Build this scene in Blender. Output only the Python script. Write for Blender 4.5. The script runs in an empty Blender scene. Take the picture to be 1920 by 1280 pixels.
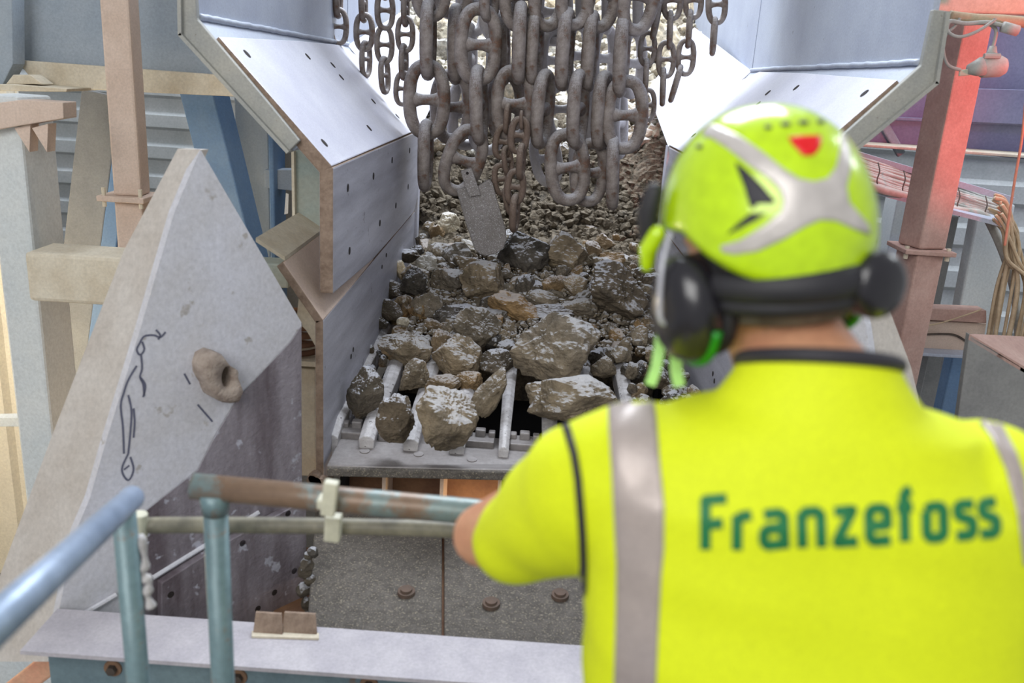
import bpy, bmesh, math, random
from mathutils import Vector, Matrix, noise as mnoise
from mathutils.bvhtree import BVHTree
from mathutils.kdtree import KDTree
random.seed(7)
C = bpy.context.scene.collection
sc = bpy.context.scene
R = math.radians

# ------------------------------------------------------------------ camera
FPX = 1650.0
CAM = Vector((0, 0, 1.85))
PITCH, ROLL, YAW = R(17.2), R(3.66), R(-0.6)
fw = Vector((math.sin(YAW)*math.cos(PITCH), math.cos(YAW)*math.cos(PITCH), -math.sin(PITCH)))
r0 = Vector((math.cos(YAW), -math.sin(YAW), 0))
u0 = r0.cross(fw)
rt = r0*math.cos(ROLL) + u0*math.sin(ROLL)
up = u0*math.cos(ROLL) - r0*math.sin(ROLL)
cam_d = bpy.data.cameras.new('camera')
cam_d.sensor_width = 36.0
cam_d.lens = FPX/1920*36
cam_d.clip_end = 200
cam_o = bpy.data.objects.new('camera', cam_d); C.objects.link(cam_o)
M = Matrix.Identity(4)
for i in range(3):
    M[i][0] = rt[i]; M[i][1] = up[i]; M[i][2] = -fw[i]; M[i][3] = CAM[i]
cam_o.matrix_world = M
sc.camera = cam_o
cam_d.dof.use_dof = True
cam_d.dof.focus_distance = 4.3
cam_d.dof.aperture_fstop = 2.7

# ------------------------------------------------------------------ view, world, lights
vs = sc.view_settings
vs.view_transform = 'Standard'; vs.look = 'None'; vs.gamma = 1.0; vs.use_curve_mapping = False
vs.exposure = 0.0
w = bpy.data.worlds.new('world'); sc.world = w; w.use_nodes = True
bg = w.node_tree.nodes['Background']
bg.inputs[0].default_value = (0.93, 0.96, 1.0, 1); bg.inputs[1].default_value = 0.44

def area(name, loc, target, sx, sy, power, col, spread=None):
    d = bpy.data.lights.new(name, 'AREA'); d.shape = 'RECTANGLE'; d.size = sx; d.size_y = sy
    d.energy = power; d.color = col
    if spread: d.spread = spread
    o = bpy.data.objects.new(name, d); C.objects.link(o); o.location = loc
    o.rotation_euler = (Vector(target)-Vector(loc)).to_track_quat('-Z', 'Y').to_euler()
    return o
def point(name, loc, power, col, rad=.1):
    d = bpy.data.lights.new(name, 'POINT'); d.energy = power; d.color = col; d.shadow_soft_size = rad
    o = bpy.data.objects.new(name, d); C.objects.link(o); o.location = loc
    return o
def spot(name, loc, target, power, col, ang, blend=.3, rad=.05):
    d = bpy.data.lights.new(name, 'SPOT'); d.energy = power; d.color = col; d.spot_size = R(ang); d.spot_blend = blend; d.shadow_soft_size = rad
    o = bpy.data.objects.new(name, d); C.objects.link(o); o.location = loc
    o.rotation_euler = (Vector(target)-Vector(loc)).to_track_quat('-Z', 'Y').to_euler()
    return o
# daylight pouring through the open top of the hopper behind the chains
area('hopper_daylight', (0.1, 7.0, 6.5), (0.05, 6.0, 1.0), 3.4, 4.0, 860, (0.86, 0.92, 1.0))
# added fill light behind the camera, brightening the worker's back
area('worker_fill', (-1.6, -3.2, 4.2), (0.2, 2.0, 0.9), 4.0, 3.0, 255, (1.0, 0.99, 0.97))
area('right_wall_fill', (5.6, 4.2, 5.2), (2.8, 6.2, 1.2), 2.0, 2.0, 130, (0.9, 0.96, 1.0))  # added fill light, brightens the wall on the right
# warm work lamp low behind the left wall and another below the feeder
point('warm_work_lamp', (-3.3, 3.9, 0.1), 60, (1.0, 0.82, 0.55), .15)
point('warm_under_lamp', (-.95, 3.6, -.35), 14, (1.0, 0.72, 0.42), .06)
point('warm_lamp_below_lip', (-.1, 3.06, .05), 3, (1.0, 0.72, 0.42), .03)
# red signal lamp on the right
spot('red_signal_lamp', (2.72, 2.9, 1.86), (2.05, 4.0, 1.95), 88, (1.0, 0.05, 0.04), 64, .6, .03)
spot('violet_lamp', (3.5, 3.2, 2.9), (2.9, 5.4, 2.35), 26, (0.35, 0.25, 1.0), 70, .6, .05)

# ------------------------------------------------------------------ pixel helpers (1920 x 1280 frame)
def ray(px, py):
    return (fw + rt*((px-960)/FPX) - up*((py-640)/FPX))
def PY(px, py, Y):
    d = ray(px, py); return CAM + d*((Y-CAM.y)/d.y)
def PX(px, py, X):
    d = ray(px, py); return CAM + d*((X-CAM.x)/d.x)
def PZ(px, py, Z):
    d = ray(px, py); return CAM + d*((Z-CAM.z)/d.z)
def PP(px, py, p0, n):
    d = ray(px, py); return CAM + d*((Vector(p0)-CAM).dot(n)/d.dot(n))
def plane(a, b, c):
    a, b, c = Vector(a), Vector(b), Vector(c)
    n = (b-a).cross(c-a).normalized()
    return a, n
def topx(p):
    d = Vector(p)-CAM; z = d.dot(fw)
    return 960+FPX*d.dot(rt)/z, 640-FPX*d.dot(up)/z, z

# ------------------------------------------------------------------ materials
def nn(nt, t, **kw):
    n = nt.nodes.new(t)
    for k, v in kw.items(): setattr(n, k, v)
    return n
def L(nt, a, b): nt.links.new(a, b)
def noise_tex(nt, co, scale, detail=4, rough=.55, stretch=None):
    n = nn(nt, 'ShaderNodeTexNoise'); n.inputs['Scale'].default_value = scale
    n.inputs['Detail'].default_value = detail; n.inputs['Roughness'].default_value = rough
    if stretch:
        m = nn(nt, 'ShaderNodeMapping'); m.inputs['Scale'].default_value = stretch
        L(nt, co, m.inputs['Vector']); co = m.outputs['Vector']
    L(nt, co, n.inputs['Vector']); return n
def ramp(nt, fac, stops):
    r = nn(nt, 'ShaderNodeValToRGB'); e = r.color_ramp.elements
    while len(e) < len(stops): e.new(.5)
    for i, (p, c) in enumerate(stops):
        e[i].position = p
        e[i].color = (c, c, c, 1) if isinstance(c, (int, float)) else (*c, 1)
    L(nt, fac, r.inputs[0]); return r
def mixc(nt, fac, a, b, mode='MIX'):
    m = nn(nt, 'ShaderNodeMix', data_type='RGBA', blend_type=mode)
    for v, i in ((fac, 0), (a, 6), (b, 7)):
        if hasattr(v, 'links') or hasattr(v, 'is_linked'): L(nt, v, m.inputs[i])
        elif i == 0: m.inputs[0].default_value = v
        else: m.inputs[i].default_value = (*v, 1)
    return m.outputs[2]
def srgb(r, g, b):
    f = lambda c: (c/255/12.92) if c/255 <= .04045 else ((c/255+.055)/1.055)**2.4
    return (f(r), f(g), f(b))
MATS = {}
def mat(name, base, second=None, amount=.5, scale=6, rough=.6, metal=0, bump=.12, bscale=60, spots=None, spot_scale=90, spot_th=.68,
        stretch=None, rust=None, rust_th=.62, rust_scale=5, coat=0, dust=None, dust_amt=.8):
    if name in MATS: return MATS[name]
    m = bpy.data.materials.new(name); m.use_nodes = True; nt = m.node_tree
    b = nt.nodes['Principled BSDF']
    tc = nn(nt, 'ShaderNodeTexCoord'); co = tc.outputs['Object']
    n1 = noise_tex(nt, co, scale, 6, .6, stretch)
    col = base
    if second:
        r1 = ramp(nt, n1.outputs['Fac'], [(.5-.25*amount-.02, 0), (.5+.25*amount+.05, 1)])
        col = mixc(nt, r1.outputs[0], base, second)
    if rust:
        nr = noise_tex(nt, co, rust_scale, 8, .7)
        rr = ramp(nt, nr.outputs['Fac'], [(rust_th-.04, 0), (rust_th+.04, 1)])
        col = mixc(nt, rr.outputs[0], col, rust)
    if spots:
        ns = noise_tex(nt, co, spot_scale, 3, .6)
        rs = ramp(nt, ns.outputs['Fac'], [(spot_th-.03, 0), (spot_th+.03, 1)])
        col = mixc(nt, rs.outputs[0], col, spots)
    nf = noise_tex(nt, co, bscale, 5, .65)
    var = ramp(nt, nf.outputs['Fac'], [(.3, .86), (.7, 1.08)])
    col = mixc(nt, 1.0, col, var.outputs[0], 'MULTIPLY')
    if dust:      # pale stone dust, with rim-lit tops put into the colour too
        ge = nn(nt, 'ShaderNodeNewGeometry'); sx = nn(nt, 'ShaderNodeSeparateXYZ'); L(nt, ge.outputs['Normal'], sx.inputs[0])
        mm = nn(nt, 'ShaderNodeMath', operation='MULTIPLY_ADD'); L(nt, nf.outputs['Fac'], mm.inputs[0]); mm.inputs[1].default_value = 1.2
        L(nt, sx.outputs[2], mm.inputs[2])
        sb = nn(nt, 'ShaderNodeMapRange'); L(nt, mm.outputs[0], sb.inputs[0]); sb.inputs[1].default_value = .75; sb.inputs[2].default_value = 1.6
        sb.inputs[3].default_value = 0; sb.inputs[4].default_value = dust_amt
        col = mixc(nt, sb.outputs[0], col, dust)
    L(nt, col, b.inputs['Base Color'])
    b.inputs['Roughness'].default_value = rough; b.inputs['Metallic'].default_value = metal
    if coat: b.inputs['Coat Weight'].default_value = coat
    if bump:
        bp = nn(nt, 'ShaderNodeBump'); bp.inputs['Strength'].default_value = bump; bp.inputs['Distance'].default_value = .01
        L(nt, nf.outputs['Fac'], bp.inputs['Height']); L(nt, bp.outputs['Normal'], b.inputs['Normal'])
    MATS[name] = m; return m
def rock_mat(name, cols, dust, dust_amt=.5, fine=1.0):
    m = bpy.data.materials.new(name); m.use_nodes = True; nt = m.node_tree
    b = nt.nodes['Principled BSDF']; tc = nn(nt, 'ShaderNodeTexCoord'); co = tc.outputs['Object']
    oi = nn(nt, 'ShaderNodeObjectInfo')
    ad = nn(nt, 'ShaderNodeVectorMath', operation='ADD'); L(nt, co, ad.inputs[0])
    sc_ = nn(nt, 'ShaderNodeMath', operation='MULTIPLY'); sc_.inputs[1].default_value = 37; L(nt, oi.outputs['Random'], sc_.inputs[0])
    cb = nn(nt, 'ShaderNodeCombineXYZ'); L(nt, sc_.outputs[0], cb.inputs[0]); L(nt, sc_.outputs[0], cb.inputs[2]); L(nt, cb.outputs[0], ad.inputs[1])
    co = ad.outputs[0]
    n1 = noise_tex(nt, co, 1.6*fine, 7, .62); n2 = noise_tex(nt, co, 9*fine, 8, .7); n3 = noise_tex(nt, co, 3.2*fine, 6, .6, (1, 1, 3.5))
    r1 = ramp(nt, n1.outputs['Fac'], [(.34, cols[0]), (.5, cols[1]), (.66, cols[2])])
    r2 = ramp(nt, n2.outputs['Fac'], [(.36, .42), (.52, 1.0), (.66, 1.45)])
    col = mixc(nt, .8, r1.outputs[0], r2.outputs[0], 'MULTIPLY')
    rv = ramp(nt, oi.outputs['Random'], [(0, (.72, .74, .78)), (.5, (1, .97, .9)), (1, (1.2, 1.08, .9))])
    col = mixc(nt, 1.0, col, rv.outputs[0], 'MULTIPLY')
    # pale dust and sky-lit whiteness painted onto upward faces, broken up by the grain
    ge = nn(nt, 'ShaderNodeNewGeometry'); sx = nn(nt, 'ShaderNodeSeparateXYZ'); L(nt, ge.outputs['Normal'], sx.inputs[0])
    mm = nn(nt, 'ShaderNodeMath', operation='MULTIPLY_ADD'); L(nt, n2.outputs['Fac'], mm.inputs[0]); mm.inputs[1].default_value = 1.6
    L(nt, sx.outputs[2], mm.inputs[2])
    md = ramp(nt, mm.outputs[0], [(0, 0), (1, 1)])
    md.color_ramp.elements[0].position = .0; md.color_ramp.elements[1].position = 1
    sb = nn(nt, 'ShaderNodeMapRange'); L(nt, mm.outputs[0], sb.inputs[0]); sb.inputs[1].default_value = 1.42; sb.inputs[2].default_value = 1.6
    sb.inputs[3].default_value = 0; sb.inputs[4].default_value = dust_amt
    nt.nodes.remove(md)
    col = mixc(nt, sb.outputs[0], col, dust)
    L(nt, col, b.inputs['Base Color']); b.inputs['Roughness'].default_value = .9; b.inputs['Specular IOR Level'].default_value = .25
    bp = nn(nt, 'ShaderNodeBump'); bp.inputs['Strength'].default_value = .55; bp.inputs['Distance'].default_value = .12
    av = nn(nt, 'ShaderNodeMath', operation='ADD'); L(nt, n2.outputs['Fac'], av.inputs[0]); L(nt, n3.outputs['Fac'], av.inputs[1])
    L(nt, av.outputs[0], bp.inputs['Height']); L(nt, bp.outputs['Normal'], b.inputs['Normal'])
    return m

m_liner = mat('worn_pale_steel', srgb(222, 223, 234), srgb(204, 205, 220), .6, 3, .4, .1, .08, 140)
m_linerdk = mat('worn_grey_steel', srgb(198, 198, 208), srgb(160, 160, 170), .45, 4, .42, .15, .12, 120, stretch=(1, .25, 2.5), spots=srgb(130, 128, 136), spot_scale=20, spot_th=.7)
m_edge = mat('rusty_plate_edge', srgb(158, 138, 122), srgb(122, 102, 88), .6, 30, .85, 0, .5, 90)
m_frame = mat('dusty_painted_steel', srgb(172, 170, 162), srgb(150, 152, 150), .5, 5, .7, 0, .15, 120, spots=srgb(120, 110, 96), spot_th=.72)
m_hopper = mat('pale_blue_hopper_steel', srgb(186, 194, 208), srgb(170, 178, 196), .5, 3, .5, .1, .1, 110, spots=srgb(120, 122, 132), spot_scale=30, spot_th=.74)
m_white = mat('dusty_white_paint', srgb(212, 216, 216), srgb(196, 204, 208), .5, 3, .6, 0, .05, 80, rust=srgb(190, 160, 120), rust_th=.74)
m_cream = mat('cream_dusty_paint', srgb(214, 206, 188), srgb(196, 184, 162), .5, 8, .7, 0, .1, 80)
m_bluegrey = mat('blue_grey_paint', srgb(164, 174, 184), srgb(138, 152, 166), .6, 2.5, .65, 0, .08, 80)
m_blue = mat('blue_paint', srgb(92, 128, 170), srgb(112, 142, 176), .5, 4, .5, 0, .05, 80)
m_tan = mat('tan_dusty_paint', srgb(216, 196, 182), srgb(200, 178, 162), .5, 5, .75, 0, .12, 120)
m_grey = mat('grey_dusty_steel', srgb(146, 146, 144), srgb(126, 126, 126), .5, 4, .7, 0, .1, 90)
m_corr = mat('corrugated_grey_sheet', srgb(186, 190, 192), srgb(168, 174, 176), .5, 3, .6, 0, .05, 60)
m_corrw = mat('corrugated_cream_sheet', srgb(226, 220, 204), srgb(210, 204, 190), .4, 3, .6, 0, .05, 60)
m_teal = mat('teal_grey_paint', srgb(150, 166, 162), srgb(168, 166, 150), .6, 4, .6, 0, .06, 60)
m_cheekw = mat('dusty_cheek_plate', srgb(214, 216, 228), srgb(196, 194, 196), .8, 3.2, .6, .05, .12, 70, spots=srgb(176, 172, 170), spot_scale=14, spot_th=.68)
m_cheekt = mat('tan_cheek_side', srgb(198, 192, 186), srgb(184, 176, 168), .5, 6, .7, 0, .12, 70, rust=srgb(160, 132, 112), rust_th=.74)
m_cheekd = mat('scuffed_dark_wear_plate', srgb(154, 148, 156), srgb(106, 96, 102), .5, 9, .42, .2, .4, 50, stretch=(1, 1, .18), spots=srgb(184, 184, 196), spot_scale=17, spot_th=.66)
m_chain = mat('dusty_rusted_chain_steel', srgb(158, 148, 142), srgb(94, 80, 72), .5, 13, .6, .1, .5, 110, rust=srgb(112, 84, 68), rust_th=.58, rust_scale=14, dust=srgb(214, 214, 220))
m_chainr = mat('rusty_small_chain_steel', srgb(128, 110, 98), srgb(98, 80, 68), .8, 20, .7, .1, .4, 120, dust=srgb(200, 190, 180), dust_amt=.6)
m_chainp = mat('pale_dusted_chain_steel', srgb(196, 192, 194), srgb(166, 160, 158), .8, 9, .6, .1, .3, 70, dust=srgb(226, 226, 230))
m_shovel = mat('speckled_plate_steel', srgb(146, 140, 138), srgb(126, 120, 116), .5, 6, .6, .15, .45, 60, spots=srgb(186, 184, 184), spot_scale=170, spot_th=.6)
m_bar = mat('chipped_grizzly_bar_steel', srgb(206, 204, 206), srgb(176, 172, 172), .6, 10, .5, .1, .7, 30, spots=srgb(70, 64, 62), spot_scale=60, spot_th=.66, stretch=(1, 3, 1))
m_lip = mat('dusty_lip_steel', srgb(158, 154, 154), srgb(124, 118, 116), .7, 6, .55, .3, .2, 60)
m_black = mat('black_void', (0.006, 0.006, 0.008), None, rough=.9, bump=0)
m_brown = mat('brown_rusty_plate', srgb(132, 98, 70), srgb(86, 56, 42), .7, 5, .8, 0, .3, 50)
m_crush = mat('pebbled_crusher_casting', srgb(116, 110, 104), srgb(88, 83, 78), .7, 30, .8, .1, 1.0, 75, spots=srgb(148, 140, 124), spot_scale=150, spot_th=.6)
m_rail = mat('green_worn_rail_paint', srgb(96, 124, 130), srgb(128, 150, 156), .8, 6, .4, .15, .1, 60, rust=srgb(128, 100, 76), rust_th=.6, rust_scale=6)
m_railt = mat('rust_brown_rail_paint', srgb(104, 122, 120), srgb(130, 144, 144), .8, 6, .4, .15, .1, 60, rust=srgb(122, 100, 82), rust_th=.48, rust_scale=5)
m_railb = mat('pale_blue_worn_rail_paint', srgb(164, 180, 204), srgb(112, 130, 154), .9, 6, .4, .2, .1, 60)
m_hose = mat('dusty_dark_hose', srgb(62, 60, 56), srgb(168, 162, 140), 1.0, 11, .5, 0, .1, 60)
m_clip = mat('cream_plastic', srgb(206, 204, 184), srgb(186, 184, 164), .5, 12, .5, 0, .05, 60)
m_beam = mat('dusted_beam_top', srgb(186, 182, 188), srgb(170, 166, 174), .5, 9, .8, 0, .15, 120)
m_beamw = mat('green_grey_beam_paint', srgb(112, 132, 138), srgb(92, 112, 122), .6, 4, .5, 0, .1, 60, rust=srgb(118, 84, 56), rust_th=.66, rust_scale=4)
m_redc = mat('dusty_red_column_paint', srgb(192, 162, 152), srgb(172, 138, 128), .6, 6, .75, 0, .2, 80)
m_panel = mat('blue_violet_panel_paint', srgb(138, 140, 166), srgb(118, 118, 148), .6, 3, .7, 0, .06, 60)
m_cable = mat('dusty_grey_cable', srgb(186, 186, 182), srgb(160, 156, 148), .6, 14, .6, 0, .1, 60)
m_cablet = mat('tan_dusty_cable', srgb(196, 176, 146), srgb(166, 144, 118), .6, 14, .6, 0, .1, 60)
m_dirty = mat('dusty_floor', srgb(120, 114, 106), srgb(96, 90, 84), .6, 5, .9, 0, .3, 40)
m_bolt = mat('bolt_steel', srgb(96, 86, 78), srgb(70, 60, 54), .5, 20, .6, .4, .2, 60)
m_hole = mat('dark_bolt_recess', srgb(38, 30, 28), None, rough=.9, bump=0)
m_scrib = mat('blue_marker_ink', srgb(96, 98, 118), None, rough=.7, bump=0)
m_paper = mat('white_paper', srgb(226, 224, 218), None, rough=.8, bump=0)
K = (srgb(104, 96, 80), srgb(140, 126, 102), srgb(122, 116, 108))
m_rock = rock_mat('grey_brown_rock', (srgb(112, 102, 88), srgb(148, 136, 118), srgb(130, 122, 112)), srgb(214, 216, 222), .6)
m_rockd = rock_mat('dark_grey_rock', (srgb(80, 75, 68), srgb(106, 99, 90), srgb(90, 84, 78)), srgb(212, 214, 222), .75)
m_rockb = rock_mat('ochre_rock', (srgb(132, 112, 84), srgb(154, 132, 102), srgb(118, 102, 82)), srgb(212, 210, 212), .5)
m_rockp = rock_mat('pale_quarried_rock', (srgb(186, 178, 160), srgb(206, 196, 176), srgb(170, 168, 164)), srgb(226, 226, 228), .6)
m_gravel = rock_mat('wet_shaded_gravel', (srgb(96, 86, 72), srgb(126, 114, 96), srgb(86, 80, 72)), srgb(150, 140, 124), .3, 6)  # wet gravel tone, with shade low on the slope put into the colour

# ------------------------------------------------------------------ mesh helpers
def link(o, parent=None):
    C.objects.link(o)
    if parent is not None: o.parent = parent
    return o
def obj(name, bm, m, parent=None, smooth=False, origin=None, bevel=0):
    """one mesh object; vertices given in world space, origin moved to a sensible place; parents sit unrotated"""
    bm.normal_update()
    me = bpy.data.meshes.new(name)
    if origin is None:
        xs = [v.co for v in bm.verts]
        mn = Vector((min(c.x for c in xs), min(c.y for c in xs), min(c.z for c in xs)))
        mx = Vector((max(c.x for c in xs), max(c.y for c in xs), max(c.z for c in xs)))
        origin = Vector(((mn.x+mx.x)/2, (mn.y+mx.y)/2, mn.z))
    origin = Vector(origin)
    bmesh.ops.translate(bm, verts=bm.verts, vec=-origin)
    bm.to_mesh(me); bm.free()
    if isinstance(m, (list, tuple)):
        for x in m: me.materials.append(x)
    else: me.materials.append(m)
    if smooth:
        for p in me.polygons: p.use_smooth = True
    o = bpy.data.objects.new(name, me); link(o, parent)
    po = wloc(parent) if parent is not None else Vector((0, 0, 0))
    o.location = origin - po
    if bevel:
        md = o.modifiers.new('bevel', 'BEVEL'); md.width = bevel; md.segments = 2; md.limit_method = 'ANGLE'
    return o
def wloc(o):
    v = Vector(o.location)
    while o.parent: o = o.parent; v += o.location
    return v
def thing(name, label, cat, loc, group=None):
    o = bpy.data.objects.new(name, None); C.objects.link(o); o.location = loc; o.empty_display_size = .1
    o['label'] = label; o['category'] = cat
    if group: o['group'] = group
    return o
def tag(o, label, cat, group=None, kind=None):
    o['label'] = label; o['category'] = cat
    if group: o['group'] = group
    if kind: o['kind'] = kind
    return o
def struct(o, label=None):
    o['kind'] = 'structure'
    if label: o['label'] = label
    return o
def prism(bm, pts, ext):
    """closed solid: polygon pts pushed along ext"""
    pts = [Vector(p) for p in pts]; ext = Vector(ext)
    a = [bm.verts.new(p) for p in pts]; b = [bm.verts.new(p+ext) for p in pts]
    f = bm.faces.new(a); bm.faces.new(list(reversed(b)))
    n = len(a)
    for i in range(n):
        bm.faces.new((a[(i+1) % n], a[i], b[i], b[(i+1) % n]))
    bmesh.ops.recalc_face_normals(bm, faces=bm.faces)
    return f
def newprism(pts, ext):
    bm = bmesh.new(); prism(bm, pts, ext); return bm
def box(bm, c, s, rot=None):
    g = bmesh.ops.create_cube(bm, size=1)
    mt = Matrix.Translation(Vector(c)) @ (rot.to_4x4() if rot else Matrix.Identity(4)) @ Matrix.Diagonal((*s, 1))
    bmesh.ops.transform(bm, matrix=mt, verts=g['verts']); return g['verts']
def member(bm, A, B, w_, d_, side=Vector((1, 0, 0))):
    """box bar from A to B; w_ along `side`, d_ along the third direction; A,B on the centre line"""
    A, B = Vector(A), Vector(B); z = (B-A).normalized(); x = (side - z*side.dot(z)).normalized(); y = z.cross(x)
    rot = Matrix((x, y, z)).transposed()
    return box(bm, (A+B)/2, (w_, d_, (B-A).length), rot)
def tube(bm, pts, r, seg=12, caps=True):
    pts = [Vector(p) for p in pts]; n = len(pts); rs = r if isinstance(r, (list, tuple)) else [r]*n
    prev = None; rings = []
    for i in range(n):
        t = (pts[min(i+1, n-1)]-pts[max(i-1, 0)]).normalized()
        if prev is None:
            a = Vector((0, 0, 1)) if abs(t.z) < .9 else Vector((1, 0, 0)); x = t.cross(a).normalized()
        else:
            x = (prev - t*prev.dot(t)).normalized()
        prev = x; y = t.cross(x)
        rings.append([bm.verts.new(pts[i]+(x*math.cos(2*math.pi*k/seg)+y*math.sin(2*math.pi*k/seg))*rs[i]) for k in range(seg)])
    for i in range(n-1):
        for k in range(seg):
            bm.faces.new((rings[i][k], rings[i][(k+1) % seg], rings[i+1][(k+1) % seg], rings[i+1][k]))
    if caps: bm.faces.new(list(reversed(rings[0]))); bm.faces.new(rings[-1])
    return rings
def smoothpts(pts, n=6):
    pts = [Vector(p) for p in pts]; out = []
    for i in range(len(pts)-1):
        p0 = pts[max(i-1, 0)]; p1 = pts[i]; p2 = pts[i+1]; p3 = pts[min(i+2, len(pts)-1)]
        for k in range(n):
            t = k/n
            out.append(.5*((2*p1)+(-p0+p2)*t+(2*p0-5*p1+4*p2-p3)*t*t+(-p0+3*p1-3*p2+p3)*t**3))
    out.append(pts[-1]); return out
def disc_on(bm, c, n, r, h=.004, seg=16, sx=1.0):
    """short round stud standing on a surface at c with normal n"""
    n = Vector(n).normalized(); a = Vector((0, 0, 1)) if abs(n.z) < .9 else Vector((0, 1, 0))
    x = n.cross(a).normalized(); y = n.cross(x)
    lo = [bm.verts.new(Vector(c)-n*.003+(x*math.cos(t)*sx+y*math.sin(t))*r) for t in [2*math.pi*k/seg for k in range(seg)]]
    hi = [bm.verts.new(Vector(c)+n*h+(x*math.cos(t)*sx+y*math.sin(t))*r*.94) for t in [2*math.pi*k/seg for k in range(seg)]]
    for k in range(seg): bm.faces.new((lo[k], lo[(k+1) % seg], hi[(k+1) % seg], hi[k]))
    bm.faces.new(hi); bm.faces.new(list(reversed(lo)))
    bmesh.ops.recalc_face_normals(bm, faces=bm.faces)
XC = .055    # centre line of the chute
def mx(p): p = Vector(p); return Vector((2*XC-p.x, p.y, p.z))
# ------------------------------------------------------------------ floor and outer walls (setting)
def slab(x0, x1, y0, y1, z0, z1):
    bm = bmesh.new(); box(bm, ((x0+x1)/2, (y0+y1)/2, (z0+z1)/2), (x1-x0, y1-y0, z1-z0)); return bm
struct(obj('floor', slab(-2.5, 2.5, -2.0, 1.75, -.06, 0), m_dirty))
struct(obj('trim_1', slab(-9, 9, 1.9, 14, -1.9, -1.8), m_dirty), 'lower concrete floor far below the platform')
def corrugated(name, p0, p1, z0, z1, pitch, depth, m, horizontal=True, kindname=None):
    """trapezoid-profile sheet between plan points p0,p1 with real thickness"""
    p0 = Vector((p0[0], p0[1], 0)); p1 = Vector((p1[0], p1[1], 0)); d = (p1-p0).normalized(); n = Vector((d.y, -d.x, 0))
    bm = bmesh.new(); prof = []
    Ln = (z1-z0) if horizontal else (p1-p0).length
    s = 0; 
    while s < Ln:
        for f, h in ((0, 0), (.42, 0), (.52, 1), (.9, 1)):
            if s+f*pitch <= Ln: prof.append((s+f*pitch, h*depth))
        s += pitch
    prof.append((Ln, 0))
    def pt(s, h, e):
        if horizontal: return (p0 if e == 0 else p1)+n*h+Vector((0, 0, z0+s))
        return p0+d*s+n*h+Vector((0, 0, z0 if e == 0 else z1))
    fr = [(bm.verts.new(pt(s, h, 0)), bm.verts.new(pt(s, h, 1))) for s, h in prof]
    bk = [(bm.verts.new(pt(s, -.02, 0)), bm.verts.new(pt(s, -.02, 1))) for s, h in prof]
    for i in range(len(prof)-1):
        bm.faces.new((fr[i][0], fr[i][1], fr[i+1][1], fr[i+1][0]))
        bm.faces.new((bk[i+1][0], bk[i+1][1], bk[i][1], bk[i][0]))
    for r_ in (0, -1): bm.faces.new((fr[r_][0], bk[r_][0], bk[r_][1], fr[r_][1]))
    for e in (0, 1):
        for i in range(len(prof)-1): bm.faces.new((fr[i][e], fr[i+1][e], bk[i+1][e], bk[i][e]))
    bmesh.ops.recalc_face_normals(bm, faces=bm.faces)
    return struct(obj(name, bm, m))
corrugated('wall_back', (-4.6, 7.6), (-1.7, 7.6), -1.8, 4.6, .26, .05, m_corr)
corrugated('wall_left', (-3.9, 1.5), (-3.9, 5.3), -1.8, 1.6, .22, .05, m_corrw, horizontal=False)
corrugated('wall_front', (-3.85, 5.4), (-3.12, 5.4), -1.8, 1.6, .24, .05, m_corrw, horizontal=False)
corrugated('wall_right', (2.1, 6.9), (6.2, 6.9), -1.8, 4.6, .34, .04, m_corr)

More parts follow.
